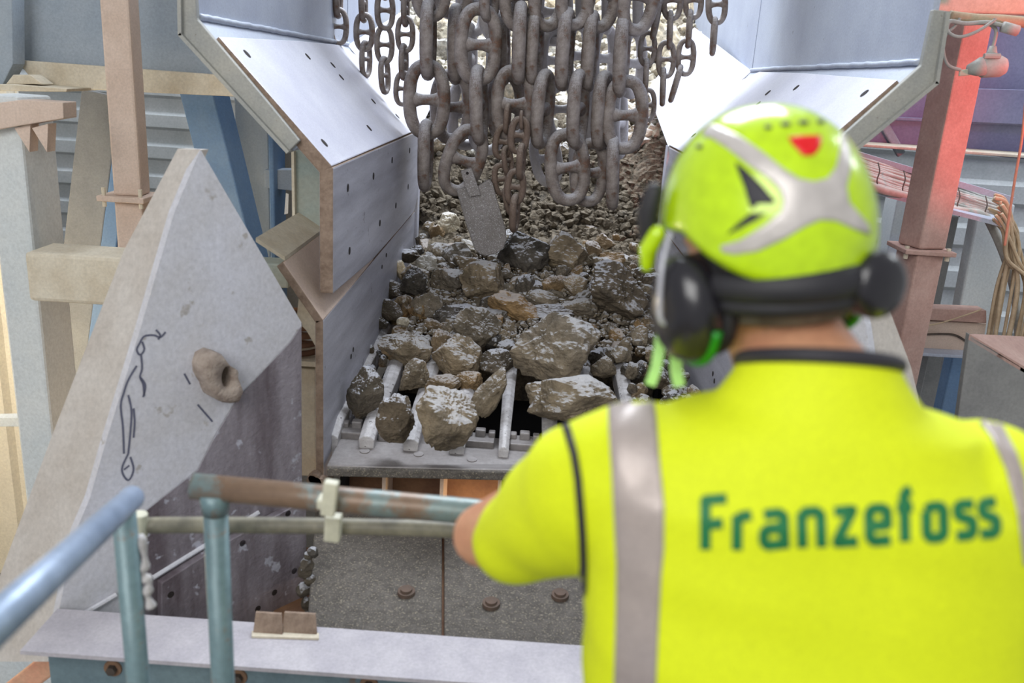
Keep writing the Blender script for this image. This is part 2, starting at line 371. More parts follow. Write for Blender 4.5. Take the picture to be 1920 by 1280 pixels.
# ------------------------------------------------------------------ chute geometry (left side from the photo, right side mirrored)
YF, YB = 3.05, 5.32
f_top = PY(626, 314, YF); f_bot = PY(644, 552, YF); b_top = PY(774, 244, YB)
f_bot.x = f_top.x = b_top.x = (f_top.x+f_bot.x+b_top.x)/3
XL = f_top.x
pl_v = (Vector((XL, 0, 0)), Vector((1, 0, 0)))
def V(px, py): return PP(px, py, *pl_v)
fl_front = PY(410, 68, YF)
pl_f = plane(f_top, b_top, fl_front)
def F(px, py): return PP(px, py, *pl_f)
NF = pl_f[1] if pl_f[1].z < 0 else -pl_f[1]         # pointing down/out of the flared plate
SIDES = (('left', lambda p: Vector(p)), ('right', mx))
def M_(side, v): return Vector(v) if side == 'left' else Vector((-v[0], v[1], v[2]))
for side, mf in SIDES:
    # vertical liner
    pts = [f_top, f_bot, V(700, 486), V(755, 423), V(776, 398), V(784, 368), V(786, 300), V(783, 262), b_top]
    t = tag(obj('wear_liner', newprism([mf(p) for p in pts], M_(side, (-.05, 0, 0))), [m_linerdk, m_edge], bevel=.006), 
            'upright worn steel liner plate on the %s side of the chute above the rocks' % side, 'wear plate')
    for i, p in enumerate(t.data.polygons):
        c = p.normal
        if abs(c.x) < .6: p.material_index = 1
    for (hx, hy) in ((652, 352), (655, 470), (700, 330), (712, 418), (735, 300), (742, 385), (768, 282), (765, 350)):
        hb = bmesh.new(); disc_on(hb, mf(V(hx, hy)), M_(side, (1, 0, 0)), .016, .002); obj('bolt_recess', hb, m_hole, t)
    # flared liner above it
    pts = [fl_front, f_top+(f_top-fl_front).normalized()*-.006, b_top+Vector((0, 0, .01)), F(758, 205), F(725, 160), F(690, 118), F(640, 84), F(560, 76)]
    t = tag(obj('flared_liner', newprism([mf(p) for p in pts], M_(side, NF*.05)), [m_liner, m_edge], bevel=.005),
            'flared pale steel liner plate sloping out above the %s upright liner' % side, 'wear plate')
    for p in t.data.polygons:
        if abs(p.normal.dot(M_(side, NF))) < .6: p.material_index = 1
    for (hx, hy) in ((463, 101), (577, 106), (624, 122), (608, 268), (692, 240), (745, 218), (640, 145), (700, 190)):
        hb = bmesh.new(); disc_on(hb, mf(F(hx, hy)), M_(side, -NF), .018, .002); obj('bolt_recess', hb, m_hole, t)
    # hopper shell: plate under the flared liner, upright side sheet above it and the end flange that faces the viewer
    sh = thing('hopper_shell', 'pale blue grey hopper side with angled end flange on the %s' % side, 'hopper', mf(Vector((XL-.6, YF, 1.9))))
    k1 = PY(368, 34, YF)                                   # fold between upright sheet and sloping plate, front end
    kb = k1+(b_top-f_top)*1.05
    fo = f_top+NF*.055
    lowp = [k1, fo+(k1-fo)*.2, fo+(k1-fo)*.2+(b_top-f_top)*1.0, kb]
    obj('sloping_plate', newprism([mf(p) for p in lowp], M_(side, NF*.02)), m_hopper, sh)
    ks = [k1, kb, kb+Vector((0, 0, 1.6)), k1+Vector((0, 0, 1.6))]
    obj('side_sheet', newprism([mf(p) for p in ks], M_(side, (-.02, 0, 0))), m_hopper, sh)
    # end flange
    o_ = [(331, -70), (333, 66), (537, 288), (561, 264), (500, 190), (369, 36), (362, -70)]
    obj('end_flange', newprism([mf(PY(x, y, YF-.03)) for x, y in o_], (0, .03, 0)), m_frame, sh, bevel=.004)
    o2 = [(331, -70), (333, 66), (537, 288)]
    a, b, c = [PY(x, y, YF-.05) for x, y in o2]
    rb = bmesh.new()
    for p, q in ((a, b), (b, c)):
        d = (q-p).normalized(); nrm = Vector((-d.z, 0, d.x)); nrm = nrm if nrm.x > 0 or nrm.z > 0 else -nrm
        prism(rb, [mf(p), mf(q), mf(q+nrm*.012), mf(p+nrm*.012)], (0, .45, 0))
    obj('outer_web', rb, m_frame, sh)
    # weld seam along the fold
    wb = bmesh.new(); n_ = 60
    tube(wb, [mf(k1+(kb-k1)*(i/n_)+Vector((.006, 0, .004+.004*random.random()))) for i in range(n_+1)], .012, 6)
    obj('weld_seam', wb, m_hopper, sh, smooth=True)
    # rear continuation of the hopper (bright inner sheet behind the chains)
    rp_ = [b_top+Vector((0, .1, -.3)), b_top+Vector((0, .1, 0)), kb+Vector((0, .0, 0)), kb+Vector((0, 2.8, 1.35)), b_top+Vector((.0, 2.6, 1.0)), b_top+Vector((0, 2.6, .4))]
    n1 = [kb, kb+Vector((.12, 1.5, .3)), b_top+Vector((.05, .9, .3)), b_top]
    obj('rear_sloping_plate', newprism([mf(p+Vector((0, .02, 0))) for p in n1], M_(side, NF*.02)), m_liner, sh)
    obj('rear_upright_plate', newprism([mf(p) for p in (b_top+Vector((0, .03, 0)), b_top+Vector((0, .12, 0)), b_top+Vector((0, .12, -.9)), b_top+Vector((0, .03, -.9)))], M_(side, (-.02, 0, 0))), m_liner, sh)
    obj('rear_side_sheet', newprism([mf(p) for p in (kb+Vector((0, .02, 0)), kb+Vector((0, 2.6, 0)), kb+Vector((0, 2.6, 1.4)), kb+Vector((0, .02, 1.4)))], M_(side, (-.02, 0, 0))), m_hopper, sh)

    # lower feeder side wall, upright then flaring out at its top edge
    YW = 2.96
    wb_ = PY(612, 884, YW); wt = PY(601, 600, YW); XW = (wb_.x+wt.x)/2; wb_.x = wt.x = XW
    fp = thing('feeder_side_plate', 'lower steel side plate of the feeder trough on the %s of the rocks' % side, 'side plate', mf(Vector((XW, YW, wb_.z-.1))))
    LB = 2.7
    zt2 = wt.z
    pts = [wb_+Vector((0, 0, -.06)), wt, wt+Vector((0, LB, .02)), wb_+Vector((0, LB, .1))]
    w1 = obj('upright_plate', newprism([mf(p) for p in pts], M_(side, (-.03, 0, 0))), [m_linerdk, m_edge], fp, bevel=.004)
    for p in w1.data.polygons:
        if abs(p.normal.x) < .6: p.material_index = 1
    ft = PY(531, 491, YW)
    pl_w = plane(wt, wt+Vector((0, 1, 0)), ft); nw = pl_w[1] if pl_w[1].x < 0 else -pl_w[1]
    def W(px, py): return PP(px, py, *pl_w)
    pts = [ft, wt, wt+Vector((0, .9, 0)), wt+Vector((0, 1.5, 0))+(ft-wt)*.2, ft+Vector((0, .95, 0))]
    w2 = obj('flared_plate', newprism([mf(p) for p in pts], M_(side, nw*.03)), [m_tan if side == 'left' else m_tan, m_edge], fp, bevel=.004)
    for p in w2.data.polygons:
        if abs(p.normal.dot(M_(side, nw))) < .6: p.material_index = 1
    # outward cap strip on top of the flare
    c0 = ft; c1 = ft+Vector((0, .95, 0))
    obj('top_strip', newprism([mf(c0+Vector((0, .02, 0))), mf(c1), mf(c1+Vector((-.1, 0, .06))), mf(c0+Vector((-.1, .02, .06)))], (0, 0, .014)), m_cream, fp)
    for (hx, hy) in ((658, 668), (662, 655), (716, 480+20), (724, 478)):
        hb = bmesh.new(); disc_on(hb, mf(PX(hx, hy, XW)), M_(side, (1, 0, 0)), .011, .002); obj('bolt_recess', hb, m_hole, fp)
    # foot bolt clump at the front bottom corner
    cb = bmesh.new(); g = wb_+Vector((-.03, -.01, -.035))
    for q in range(5): disc_on(cb, mf(g+Vector((random.uniform(-.02, .03), 0, random.uniform(-.02, .03)))), (0, -1, 0), .022, .03, 10)
    obj('corner_lug', cb, m_edge, fp)
    # teal carrier plate behind the liner, with bright edge
    tp = [(549, 268), (560, 262), (628, 330), (628, 420), (552, 470), (549, 460)]
    t = tag(obj('carrier_plate', newprism([mf(PY(x, y, YF+.5)) for x, y in tp], (0, .03, 0)), m_teal),
            'grey green carrier plate standing behind the %s liner plates' % side, 'steel plate')
    obj('plate_edge', newprism([mf(PY(x, y, YF+.47)) for x, y in ((546, 284), (551, 284), (554, 478), (549, 478))], (0, .05, 0)), m_cream, t)
    # coil spring and its post
    spx = PY(560, 640, 3.35); spx.x = min(spx.x, XW-.19)
    sp = thing('spring_mount', 'coil spring on a cream post beside the %s feeder wall' % side, 'spring', mf(Vector((spx.x, 3.3, -.2))))
    tb = bmesh.new(); cs = mf(Vector((spx.x+.02, 3.3, PY(582, 662, 3.3).z)))
    tube(tb, [cs+Vector((math.cos(a)*.1, math.sin(a)*.1, a/6.283*.034)) for a in [i*.35 for i in range(95)]], .012, 8)
    obj('coil_spring', tb, m_brown, sp, smooth=True)
    pb = bmesh.new(); zb = PY(582, 868, 3.3).z
    box(pb, (cs.x, 3.3, (cs.z+zb)/2-.02), (.17, .2, cs.z-zb-.02)); obj('spring_post', pb, m_cream, sp, bevel=.006)
    pb = bmesh.new(); box(pb, (cs.x, 3.3, cs.z-.0), (.23, .26, .02)); obj('spring_seat', pb, m_cream, sp)
    br = [(600, 498), (528, 470), (545, 440), (616, 600), (612, 660)]
    obj('curved_bracket', newprism([mf(PY(x, y, YW+.08)) for x, y in ((560, 560), (596, 600), (598, 700), (592, 650), (575, 620), (556, 600))], (0, .02, 0)), m_cream, sp)

# transverse ridge behind the chute: rubble is built in its own section
# ------------------------------------------------------------------ grizzly feeder deck
YLIP = 2.96
SL = math.tan(R(3.6))
ZL = PY(640, 826, 3.13).z
def deckz(y): return ZL + (y-3.13)*SL
XWL, XWR = wb_.x+.0, 2*XC-wb_.x
fd = thing('grizzly_feeder', 'vibrating grizzly feeder deck with tapered steel bars under the broken rocks', 'feeder', (XC, 3.6, ZL-.35))
a1 = PY(614, 868, YLIP).z
p9 = PY(955, 876, YLIP); a2 = a1+(p9.z-a1)*(XWR-XWL)/(p9.x-XWL)
bm = newprism([(XWL+.015, YLIP-.02, a1), (XWR-.015, YLIP-.02, a2), (XWR-.015, 3.16, ZL+.0), (XWL+.015, 3.16, ZL+.0)], (0, 0, -.03))
lip = obj('lip_plate', bm, [m_lip, m_edge], fd, bevel=.005)
lipn = Vector((0, -(ZL-a1), .18)).normalized()
pl_lip = plane((XWL, YLIP-.02, a1), (XWR, YLIP-.02, a1), (XWL, 3.16, ZL))
for (hx, hy) in ((684, 846), (885, 862), (785, 852), (980, 870)):
    hb = bmesh.new(); c = PP(hx, hy, *pl_lip); disc_on(hb, c, lipn, .02, .004, 18); obj('lip_bolt', hb, m_lip, lip)
bm = newprism([(XWL+.02, YLIP-.035, a1-.004), (XWR-.02, YLIP-.035, a2-.004), (XWR-.02, YLIP-.035, a2-.038), (XWL+.02, YLIP-.035, a1-.038)], (0, .03, 0)); obj('lip_front_edge', bm, m_crush, fd, bevel=.006)
# clamp blocks between bars on the step behind the lip
for px, py in ((668, 800), (740, 800), (900, 826), (983, 834), (1060, 842)):
    c = PY(px, py, 3.2); c.z = ZL+.0
    bm = bmesh.new(); box(bm, c+Vector((0, 0, .008)), (.115, .09, .035))
    for dx, h in ((-.045, .04), (0, .055), (.045, .04)): box(bm, c+Vector((dx, .02, .025)), (.026 if dx else .04, .035, h))
    obj('bar_clamp', bm, m_lip, fd, bevel=.005)
bm = bmesh.new(); box(bm, (XC, 3.2, ZL-.03), (XWR-XWL-.03, .16, .04)); obj('clamp_rail', bm, m_lip, fd)
# bars
VPX, VPY = 1022, 13
barpx = [(622, 812), (690, 818), (772, 826), (858, 834), (945, 836), (1030, 846), (1112, 852), (1195, 858)]
BARX = []
for i, (px, py) in enumerate(barpx):
    p = PY(px, py, 3.12); x = p.x; BARX.append(x)
    bm = bmesh.new(); y0, y1 = 3.09, 4.55
    wn, wf = (.036, .042) if i != 4 else (.024, .046)
    vs_ = []
    N = 14
    for k in range(N+1):
        f = k/N; y = y0+(y1-y0)*f; z = deckz(y)+.055; hw = wn+(wf-wn)*f; zz = z+.004*math.sin(k*2.1+i)
        if k == 0: zz -= .025
        vs_.append([bm.verts.new((x-hw*.85, y, zz)), bm.verts.new((x-hw*.3, y, zz+.012)), bm.verts.new((x+hw*.3, y, zz+.012)), bm.verts.new((x+hw*.85, y, zz)),
                    bm.verts.new((x+hw*.7, y, zz-.09)), bm.verts.new((x-hw*.7, y, zz-.09))])
    for k in range(N):
        for q in range(6): bm.faces.new((vs_[k][q], vs_[k][(q+1) % 6], vs_[k+1][(q+1) % 6], vs_[k+1][q]))
    bm.faces.new(vs_[0]); bm.faces.new(list(reversed(vs_[-1])))
    bmesh.ops.recalc_face_normals(bm, faces=bm.faces)
    obj('grizzly_bar', bm, m_bar, fd, bevel=.004)
bm = newprism([(XWL+.01, 4.5, deckz(4.5)+.02), (XWR-.01, 4.5, deckz(4.5)+.02), (XWR-.01, 5.7, deckz(5.7)+.02), (XWL+.01, 5.7, deckz(5.7)+.02)], (0, 0, -.03))
obj('pan_plate', bm, m_lip, fd)
# chute under the bars, the void's shade put into its near-black colour
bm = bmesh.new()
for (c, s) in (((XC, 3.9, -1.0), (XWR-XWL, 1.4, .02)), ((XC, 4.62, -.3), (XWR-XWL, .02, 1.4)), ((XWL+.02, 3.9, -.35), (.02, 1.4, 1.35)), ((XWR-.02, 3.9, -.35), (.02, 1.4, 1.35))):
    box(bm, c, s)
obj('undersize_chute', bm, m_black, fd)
# ribbed brown front under the lip
ub = thing('feeder_front_panel', 'rust brown ribbed front below the feeder lip', 'panel', (XC, 3.3, -.4))
bm = bmesh.new(); box(bm, (XC, 3.3, a1-.45), (XWR-XWL-.04, .03, .75)); obj('back_plate', bm, m_brown, ub)
for px in (612, 727, 832, 937, 1040):
    p = PY(px, 915, 3.2)
    bm = bmesh.new(); box(bm, (p.x, 3.2, a1-.33), (.014, .2, .5)); obj('stiffener_rib', bm, m_tan, ub)

# ------------------------------------------------------------------ jaw crusher cheek plates (left in view, right mirrored behind the worker)
Re = PY(565, 880, 2.78)
dirc = Vector((math.sin(R(40)), math.cos(R(40)), 0)); nc = Vector((dirc.y, -dirc.x, 0))   # plane normal towards +x,-y
def Kc(px, py): return PP(px, py, Re, nc)
mainp = [(376, 280), (565, 604), (566, 900), (568, 1160), (568, 1240), (90, 1240), (141, 998), (168, 935), (198, 830), (262, 620), (326, 400)]
main3 = [Kc(*p) for p in mainp]
tO = PY(0, 1078, 2.75)
for side, mf in (('left', lambda p: Vector(p)), ('right', lambda p: mx(p)+Vector((-.13, 0, -.19)))):
    ck = thing('crusher_cheek', ('tall pointed dusty steel cheek of the crusher mouth with a lifting lug' if side == 'left' else
               'tan pointed cheek of the crusher mouth seen past the worker\'s neck'), 'crusher plate', mf(Vector((main3[0].x, main3[0].y, .0))))
    obj('inner_face', newprism([mf(p) for p in main3], M_(side, -nc*.03)), m_cheekw, ck)
    # side face folded back
    top_o = PY(328, 281, 2.52)
    back = [Kc(376, 280), Kc(326, 400), Kc(262, 620), Kc(198, 830), Kc(141, 998), Kc(90, 1240)]
    A, B_ = Kc(376, 280), Kc(90, 1240)
    O_ = PY(0, 1078, Kc(120, 1078).y+.12)
    pl_t = plane(A, B_, O_)
    def T(px, py): return PP(px, py, *pl_t)
    side_pts = [T(376, 281), T(326, 401), T(262, 621), T(198, 831), T(141, 999), T(90, 1240), T(-52, 1240), T(0, 1078), T(100, 810), T(232, 470), T(333, 279)]
    bm = bmesh.new()
    prism(bm, [mf(p) for p in side_pts], M_(side, Vector((.012, .03, 0))))
    obj('side_face', bm, m_cheekt, ck)
    # closing back so it reads as a hollow box section
    a = [T(-52, 1240), T(0, 1078), T(100, 810), T(232, 470), T(333, 279)]
    c = [Kc(376, 280), Kc(565, 604), Kc(566, 900), Kc(568, 1240)]
    bm = bmesh.new()
    prism(bm, [mf(a[-1]), mf(c[0]), mf(c[1]), mf(a[-1]+Vector((0, .5, -.7)))], M_(side, Vector((0, .02, -.02))))
    obj('top_cap', bm, m_cheekt, ck)
    # worn dark wear area plates bolted to the inner face
    wearp = [(562, 612), (544, 640), (445, 745), (400, 820), (370, 880), (300, 935), (250, 975), (262, 1165), (568, 1200), (564, 900)]
    we = obj('dark_wear_plate', newprism([mf(Kc(*p)+nc*.004) for p in wearp], M_(side, nc*.003)), m_cheekd, ck)
    lowp = [(292, 1084), (405, 1012), (562, 930), (566, 1200), (292, 1200)]
    w2 = obj('lower_wear_plate', newprism([mf(Kc(*p)+nc*.008) for p in lowp], M_(side, nc*.03)), [m_cheekd, m_edge], ck, bevel=.003)
    bm = bmesh.new()
    for (p, q) in (((284, 1080), (482, 958)), ((150, 1150), (215, 1112))):
        a_, b_ = Kc(*p)+nc*.01, Kc(*q)+nc*.01
        tube(bm, [mf(a_), mf(b_)], .008, 8)
    obj('weld_bead', bm, m_cheekw, ck)
    for (hx, hy) in ((309, 1105), (443, 1010), (503, 1102), (472, 1132), (540, 1062), (528, 955), (436, 1165)):
        hb = bmesh.new(); disc_on(hb, mf(Kc(hx, hy)+nc*.036), M_(side, nc), .012, .002); obj('bolt_recess', hb, m_hole, ck)
    if side == 'left':
        # lifting lug: thick ring plate standing out of the face
        lg = thing('lifting_lug', 'x', 'x', Kc(395, 700)+nc*.02); del lg['label']; del lg['category']; lg.parent = ck; lg.location = Kc(395, 700)-wloc(ck)
        import_pts = [(364, 655), (385, 648), (402, 660), (415, 682), (430, 700), (438, 728), (428, 750), (402, 748), (378, 730), (364, 700), (360, 675)]
        bm = bmesh.new(); cen = (398, 700)
        outer = [Kc(*p) for p in import_pts]; hole = []
        hc = Kc(406, 697)
        n_ = 22; od = []; hd = []
        oc = Kc(*cen)
        # resample outer outline by angle about the hole centre
        ux = dirc; uz = Vector((0, 0, 1))
        def pol(p): v = p-hc; return math.atan2(v.dot(uz), v.dot(ux)), v.length
        poly = [(p-hc).dot(ux) for p in outer], [(p-hc).dot(uz) for p in outer]
        def hit(a):
            dx, dz = math.cos(a), math.sin(a); best = None
            for i in range(len(outer)):
                x1, z1 = poly[0][i], poly[1][i]; x2, z2 = poly[0][(i+1) % len(outer)], poly[1][(i+1) % len(outer)]
                ex, ez = x2-x1, z2-z1; den = dx*ez-dz*ex
                if abs(den) < 1e-9: continue
                t = (x1*ez-z1*ex)/den; s = (x1*dz-z1*dx)/den
                if t > 0 and -1e-6 <= s <= 1+1e-6 and (best is None or t < best): best = t
            return best or .05
        rings = []
        for (dn, k) in ((0, 1.0), (.05, 1.0), (.066, .86)):
            rings.append([bm.verts.new(hc+(ux*math.cos(a)+uz*math.sin(a))*max(hit(a)*k, .035)*(1+.05*math.sin(5*a))+nc*dn) for a in [2*math.pi*i/n_ for i in range(n_)]])
        for (dn, k) in ((.064, 1.12), (.05, 1.0), (.0, 1.0)):
            rings.append([bm.verts.new(hc+(ux*math.cos(a)*.019+uz*math.sin(a)*.033)*k+nc*dn) for a in [2*math.pi*i/n_ for i in range(n_)]])
        for q in range(5):
            for i in range(n_): bm.faces.new((rings[q][i], rings[q][(i+1) % n_], rings[q+1][(i+1) % n_], rings[q+1][i]))
        bmesh.ops.recalc_face_normals(bm, faces=bm.faces)
        obj('lug_plate', bm, mat('rusty_lug', srgb(198, 184, 172), srgb(104, 86, 76), 1.1, 30, .8, 0, .9, 60), lg, smooth=True)
        # hand-drawn marker lines and rust scratches
        strokes = [[(310, 622), (300, 632), (288, 628), (270, 630), (262, 642)], [(292, 618), (300, 628), (296, 636)], [(262, 642), (256, 655), (262, 665), (270, 655), (266, 640)],
                   [(264, 664), (266, 690), (262, 706), (268, 720), (270, 742)], [(262, 706), (272, 722), (268, 744)], [(256, 685), (240, 712), (232, 735), (226, 760), (230, 800), (232, 850)],
                   [(240, 740), (246, 770), (244, 810), (240, 850)], [(250, 765), (252, 790), (250, 820)], [(240, 850), (228, 880), (240, 900), (250, 880), (244, 856)], [(232, 880), (242, 872)], [(345, 700), (356, 720)], [(370, 758), (398, 790)]]
        for s in strokes:
            bm = bmesh.new(); pts = smoothpts([mf(Kc(*p)+nc*.0015) for p in s], 5)
            for i in range(len(pts)-1):
                d = (pts[i+1]-pts[i]).normalized(); b = d.cross(nc)*.0028
                a4 = [bm.verts.new(pts[i]-b), bm.verts.new(pts[i]+b), bm.verts.new(pts[i+1]+b), bm.verts.new(pts[i+1]-b)]
                bm.faces.new(a4)
            obj('marker_stroke', bm, m_scrib, ck)

# ------------------------------------------------------------------ crusher casting below the lip
pc = [PY(592, 950, 2.98), PY(1110, 978, 2.98), PY(1110, 1225, 2.28), PY(572, 1225, 2.28)]
pl_c = plane(pc[0], pc[1], pc[2]); ncst = pl_c[1] if pl_c[1].z > 0 else -pl_c[1]
def G(px, py): return PP(px, py, *pl_c)
cst = thing('crusher_cover', 'pebble-grained dark grey crusher casting below the feeder lip', 'crusher casting', G(800, 1100)-Vector((0, 0, .1)))
a = [G(592, 950), G(829, 950), G(828, 1225), G(572, 1225)]; obj('cover_plate', newprism(a, -ncst*.12), m_crush, cst, bevel=.006)
a = [G(833, 950), G(1330, 975), G(1330, 1225), G(833, 1225)]; obj('cover_plate', newprism(a, -ncst*.12), m_crush, cst, bevel=.006)
obj('seam_backing', newprism([p-ncst*.02 for p in (G(822, 950), G(840, 950), G(840, 1225), G(820, 1225))], -ncst*.09), m_brown, cst)  # strip added behind the seam to block lamp light leaking through
for (x, y) in ((762, 1112), (921, 1134), (1050, 1118)):
    bm = bmesh.new(); disc_on(bm, G(x, y), ncst, .03, .012, 20); disc_on(bm, G(x, y)+ncst*.012, ncst, .02, .008, 20)
    obj('bolt_head', bm, mat('rusty_bolt', srgb(110, 90, 78), srgb(86, 74, 66), .5, 30, .8, 0, .4, 60), cst)
bm = bmesh.new(); box(bm, (-.70, 2.62, -.06), (.2, .9, .1))
tag(obj('crusher_ledge', bm, m_brown), 'dark rusty ledge in the gap beside the crusher cover', 'ledge')
for k in range(9):
    px, py = random.uniform(568, 590), 1030+k*15+random.uniform(-5, 5)
    p = PY(px, py, 2.55)
    bm = bmesh.new(); bmesh.ops.create_icosphere(bm, subdivisions=2, radius=random.uniform(.014, .026))
    for v in bm.verts: v.co *= 1+.25*mnoise.noise(v.co*60+Vector((k*3, 0, 0)))
    bmesh.ops.translate(bm, verts=bm.verts, vec=(p.x, p.y, p.z))
    tag(obj('pebble', bm, m_rockd, smooth=False), 'small dark pebble lodged in the gap beside the crusher cover', 'pebble', 'pebbles in the gap by the crusher cover')
# ------------------------------------------------------------------ rubble heap and rocks
def rock_bm(seed, dims, subdiv=4, cuts=16, rough=.05, flat=.0):
    rough *= 1.35
    """angular broken stone: a ball cut by random planes, then roughened"""
    rnd = random.Random(seed); bm = bmesh.new()
    bmesh.ops.create_icosphere(bm, subdivisions=subdiv, radius=1)
    pl = []
    for i in range(cuts):
        v = Vector((rnd.gauss(0, 1), rnd.gauss(0, 1), rnd.gauss(0, 1))).normalized(); pl.append((v, rnd.uniform(.52, .86)))
    off = Vector((seed*1.7, seed*.9, seed*2.3))
    for v in bm.verts:
        n = v.co.normalized(); r = 1.0
        for q, d in pl:
            c = n.dot(q)
            if c > .05: r = min(r, d/c)
        r *= 1+rough*mnoise.fractal(n*2.3+off, .8, 2.1, 5)*1.3
        lay = mnoise.noise(n*5+off)*rough*.35 + mnoise.noise(n*11+off)*rough*.28 + (mnoise.ridged_multi_fractal(n*2.2+off, .9, 2.1, 4, 1, 2)-1)*rough*.35
        v.co = n*(r+lay)
    ex = [max(v.co[i] for v in bm.verts)-min(v.co[i] for v in bm.verts) for i in range(3)]
    for v in bm.verts:
        for i in range(3): v.co[i] *= dims[i]/ex[i]
    return bm
def bedz(y):
    """top of the loose bed in the trough"""
    d = deckz(y)
    t = max(0, min(1, (y-3.75)/1.4)); return d+.03+.25*t
def solve_bed(px, py, lift):
    lo, hi = 2.8, 8
    for _ in range(40):
        m = (lo+hi)/2; p = PY(px, py, m)
        if p.z > bedz(m)+lift: lo = m
        else: hi = m
    return PY(px, py, lo)
def rock(px, py, wpx, hpx, m, label, seed, ang=0, depth=1.0, Y=None, dz=0, cuts=13, group=None, lift=None, rough=.055, sub=5):
    z0 = PY(px, py, 4.0)
    hs = hpx*4.2/FPX*.42
    c = PY(px, py, Y) if Y else solve_bed(px, py, (hs if lift is None else lift))
    zd = topx(c)[2]; sw, sh = wpx*zd/FPX*1.1, hpx*zd/FPX*1.1
    bm = rock_bm(seed, (sw, (sw+sh)/2*depth, sh), sub, cuts, rough)
    bmesh.ops.rotate(bm, verts=bm.verts, cent=(0, 0, 0), matrix=Matrix.Rotation(R(ang)-R(-3.6), 3, 'Y'))
    bmesh.ops.translate(bm, verts=bm.verts, vec=c+Vector((0, 0, dz)))
    o = obj('rock', bm, m, smooth=False); tag(o, label, 'rock', group); return o
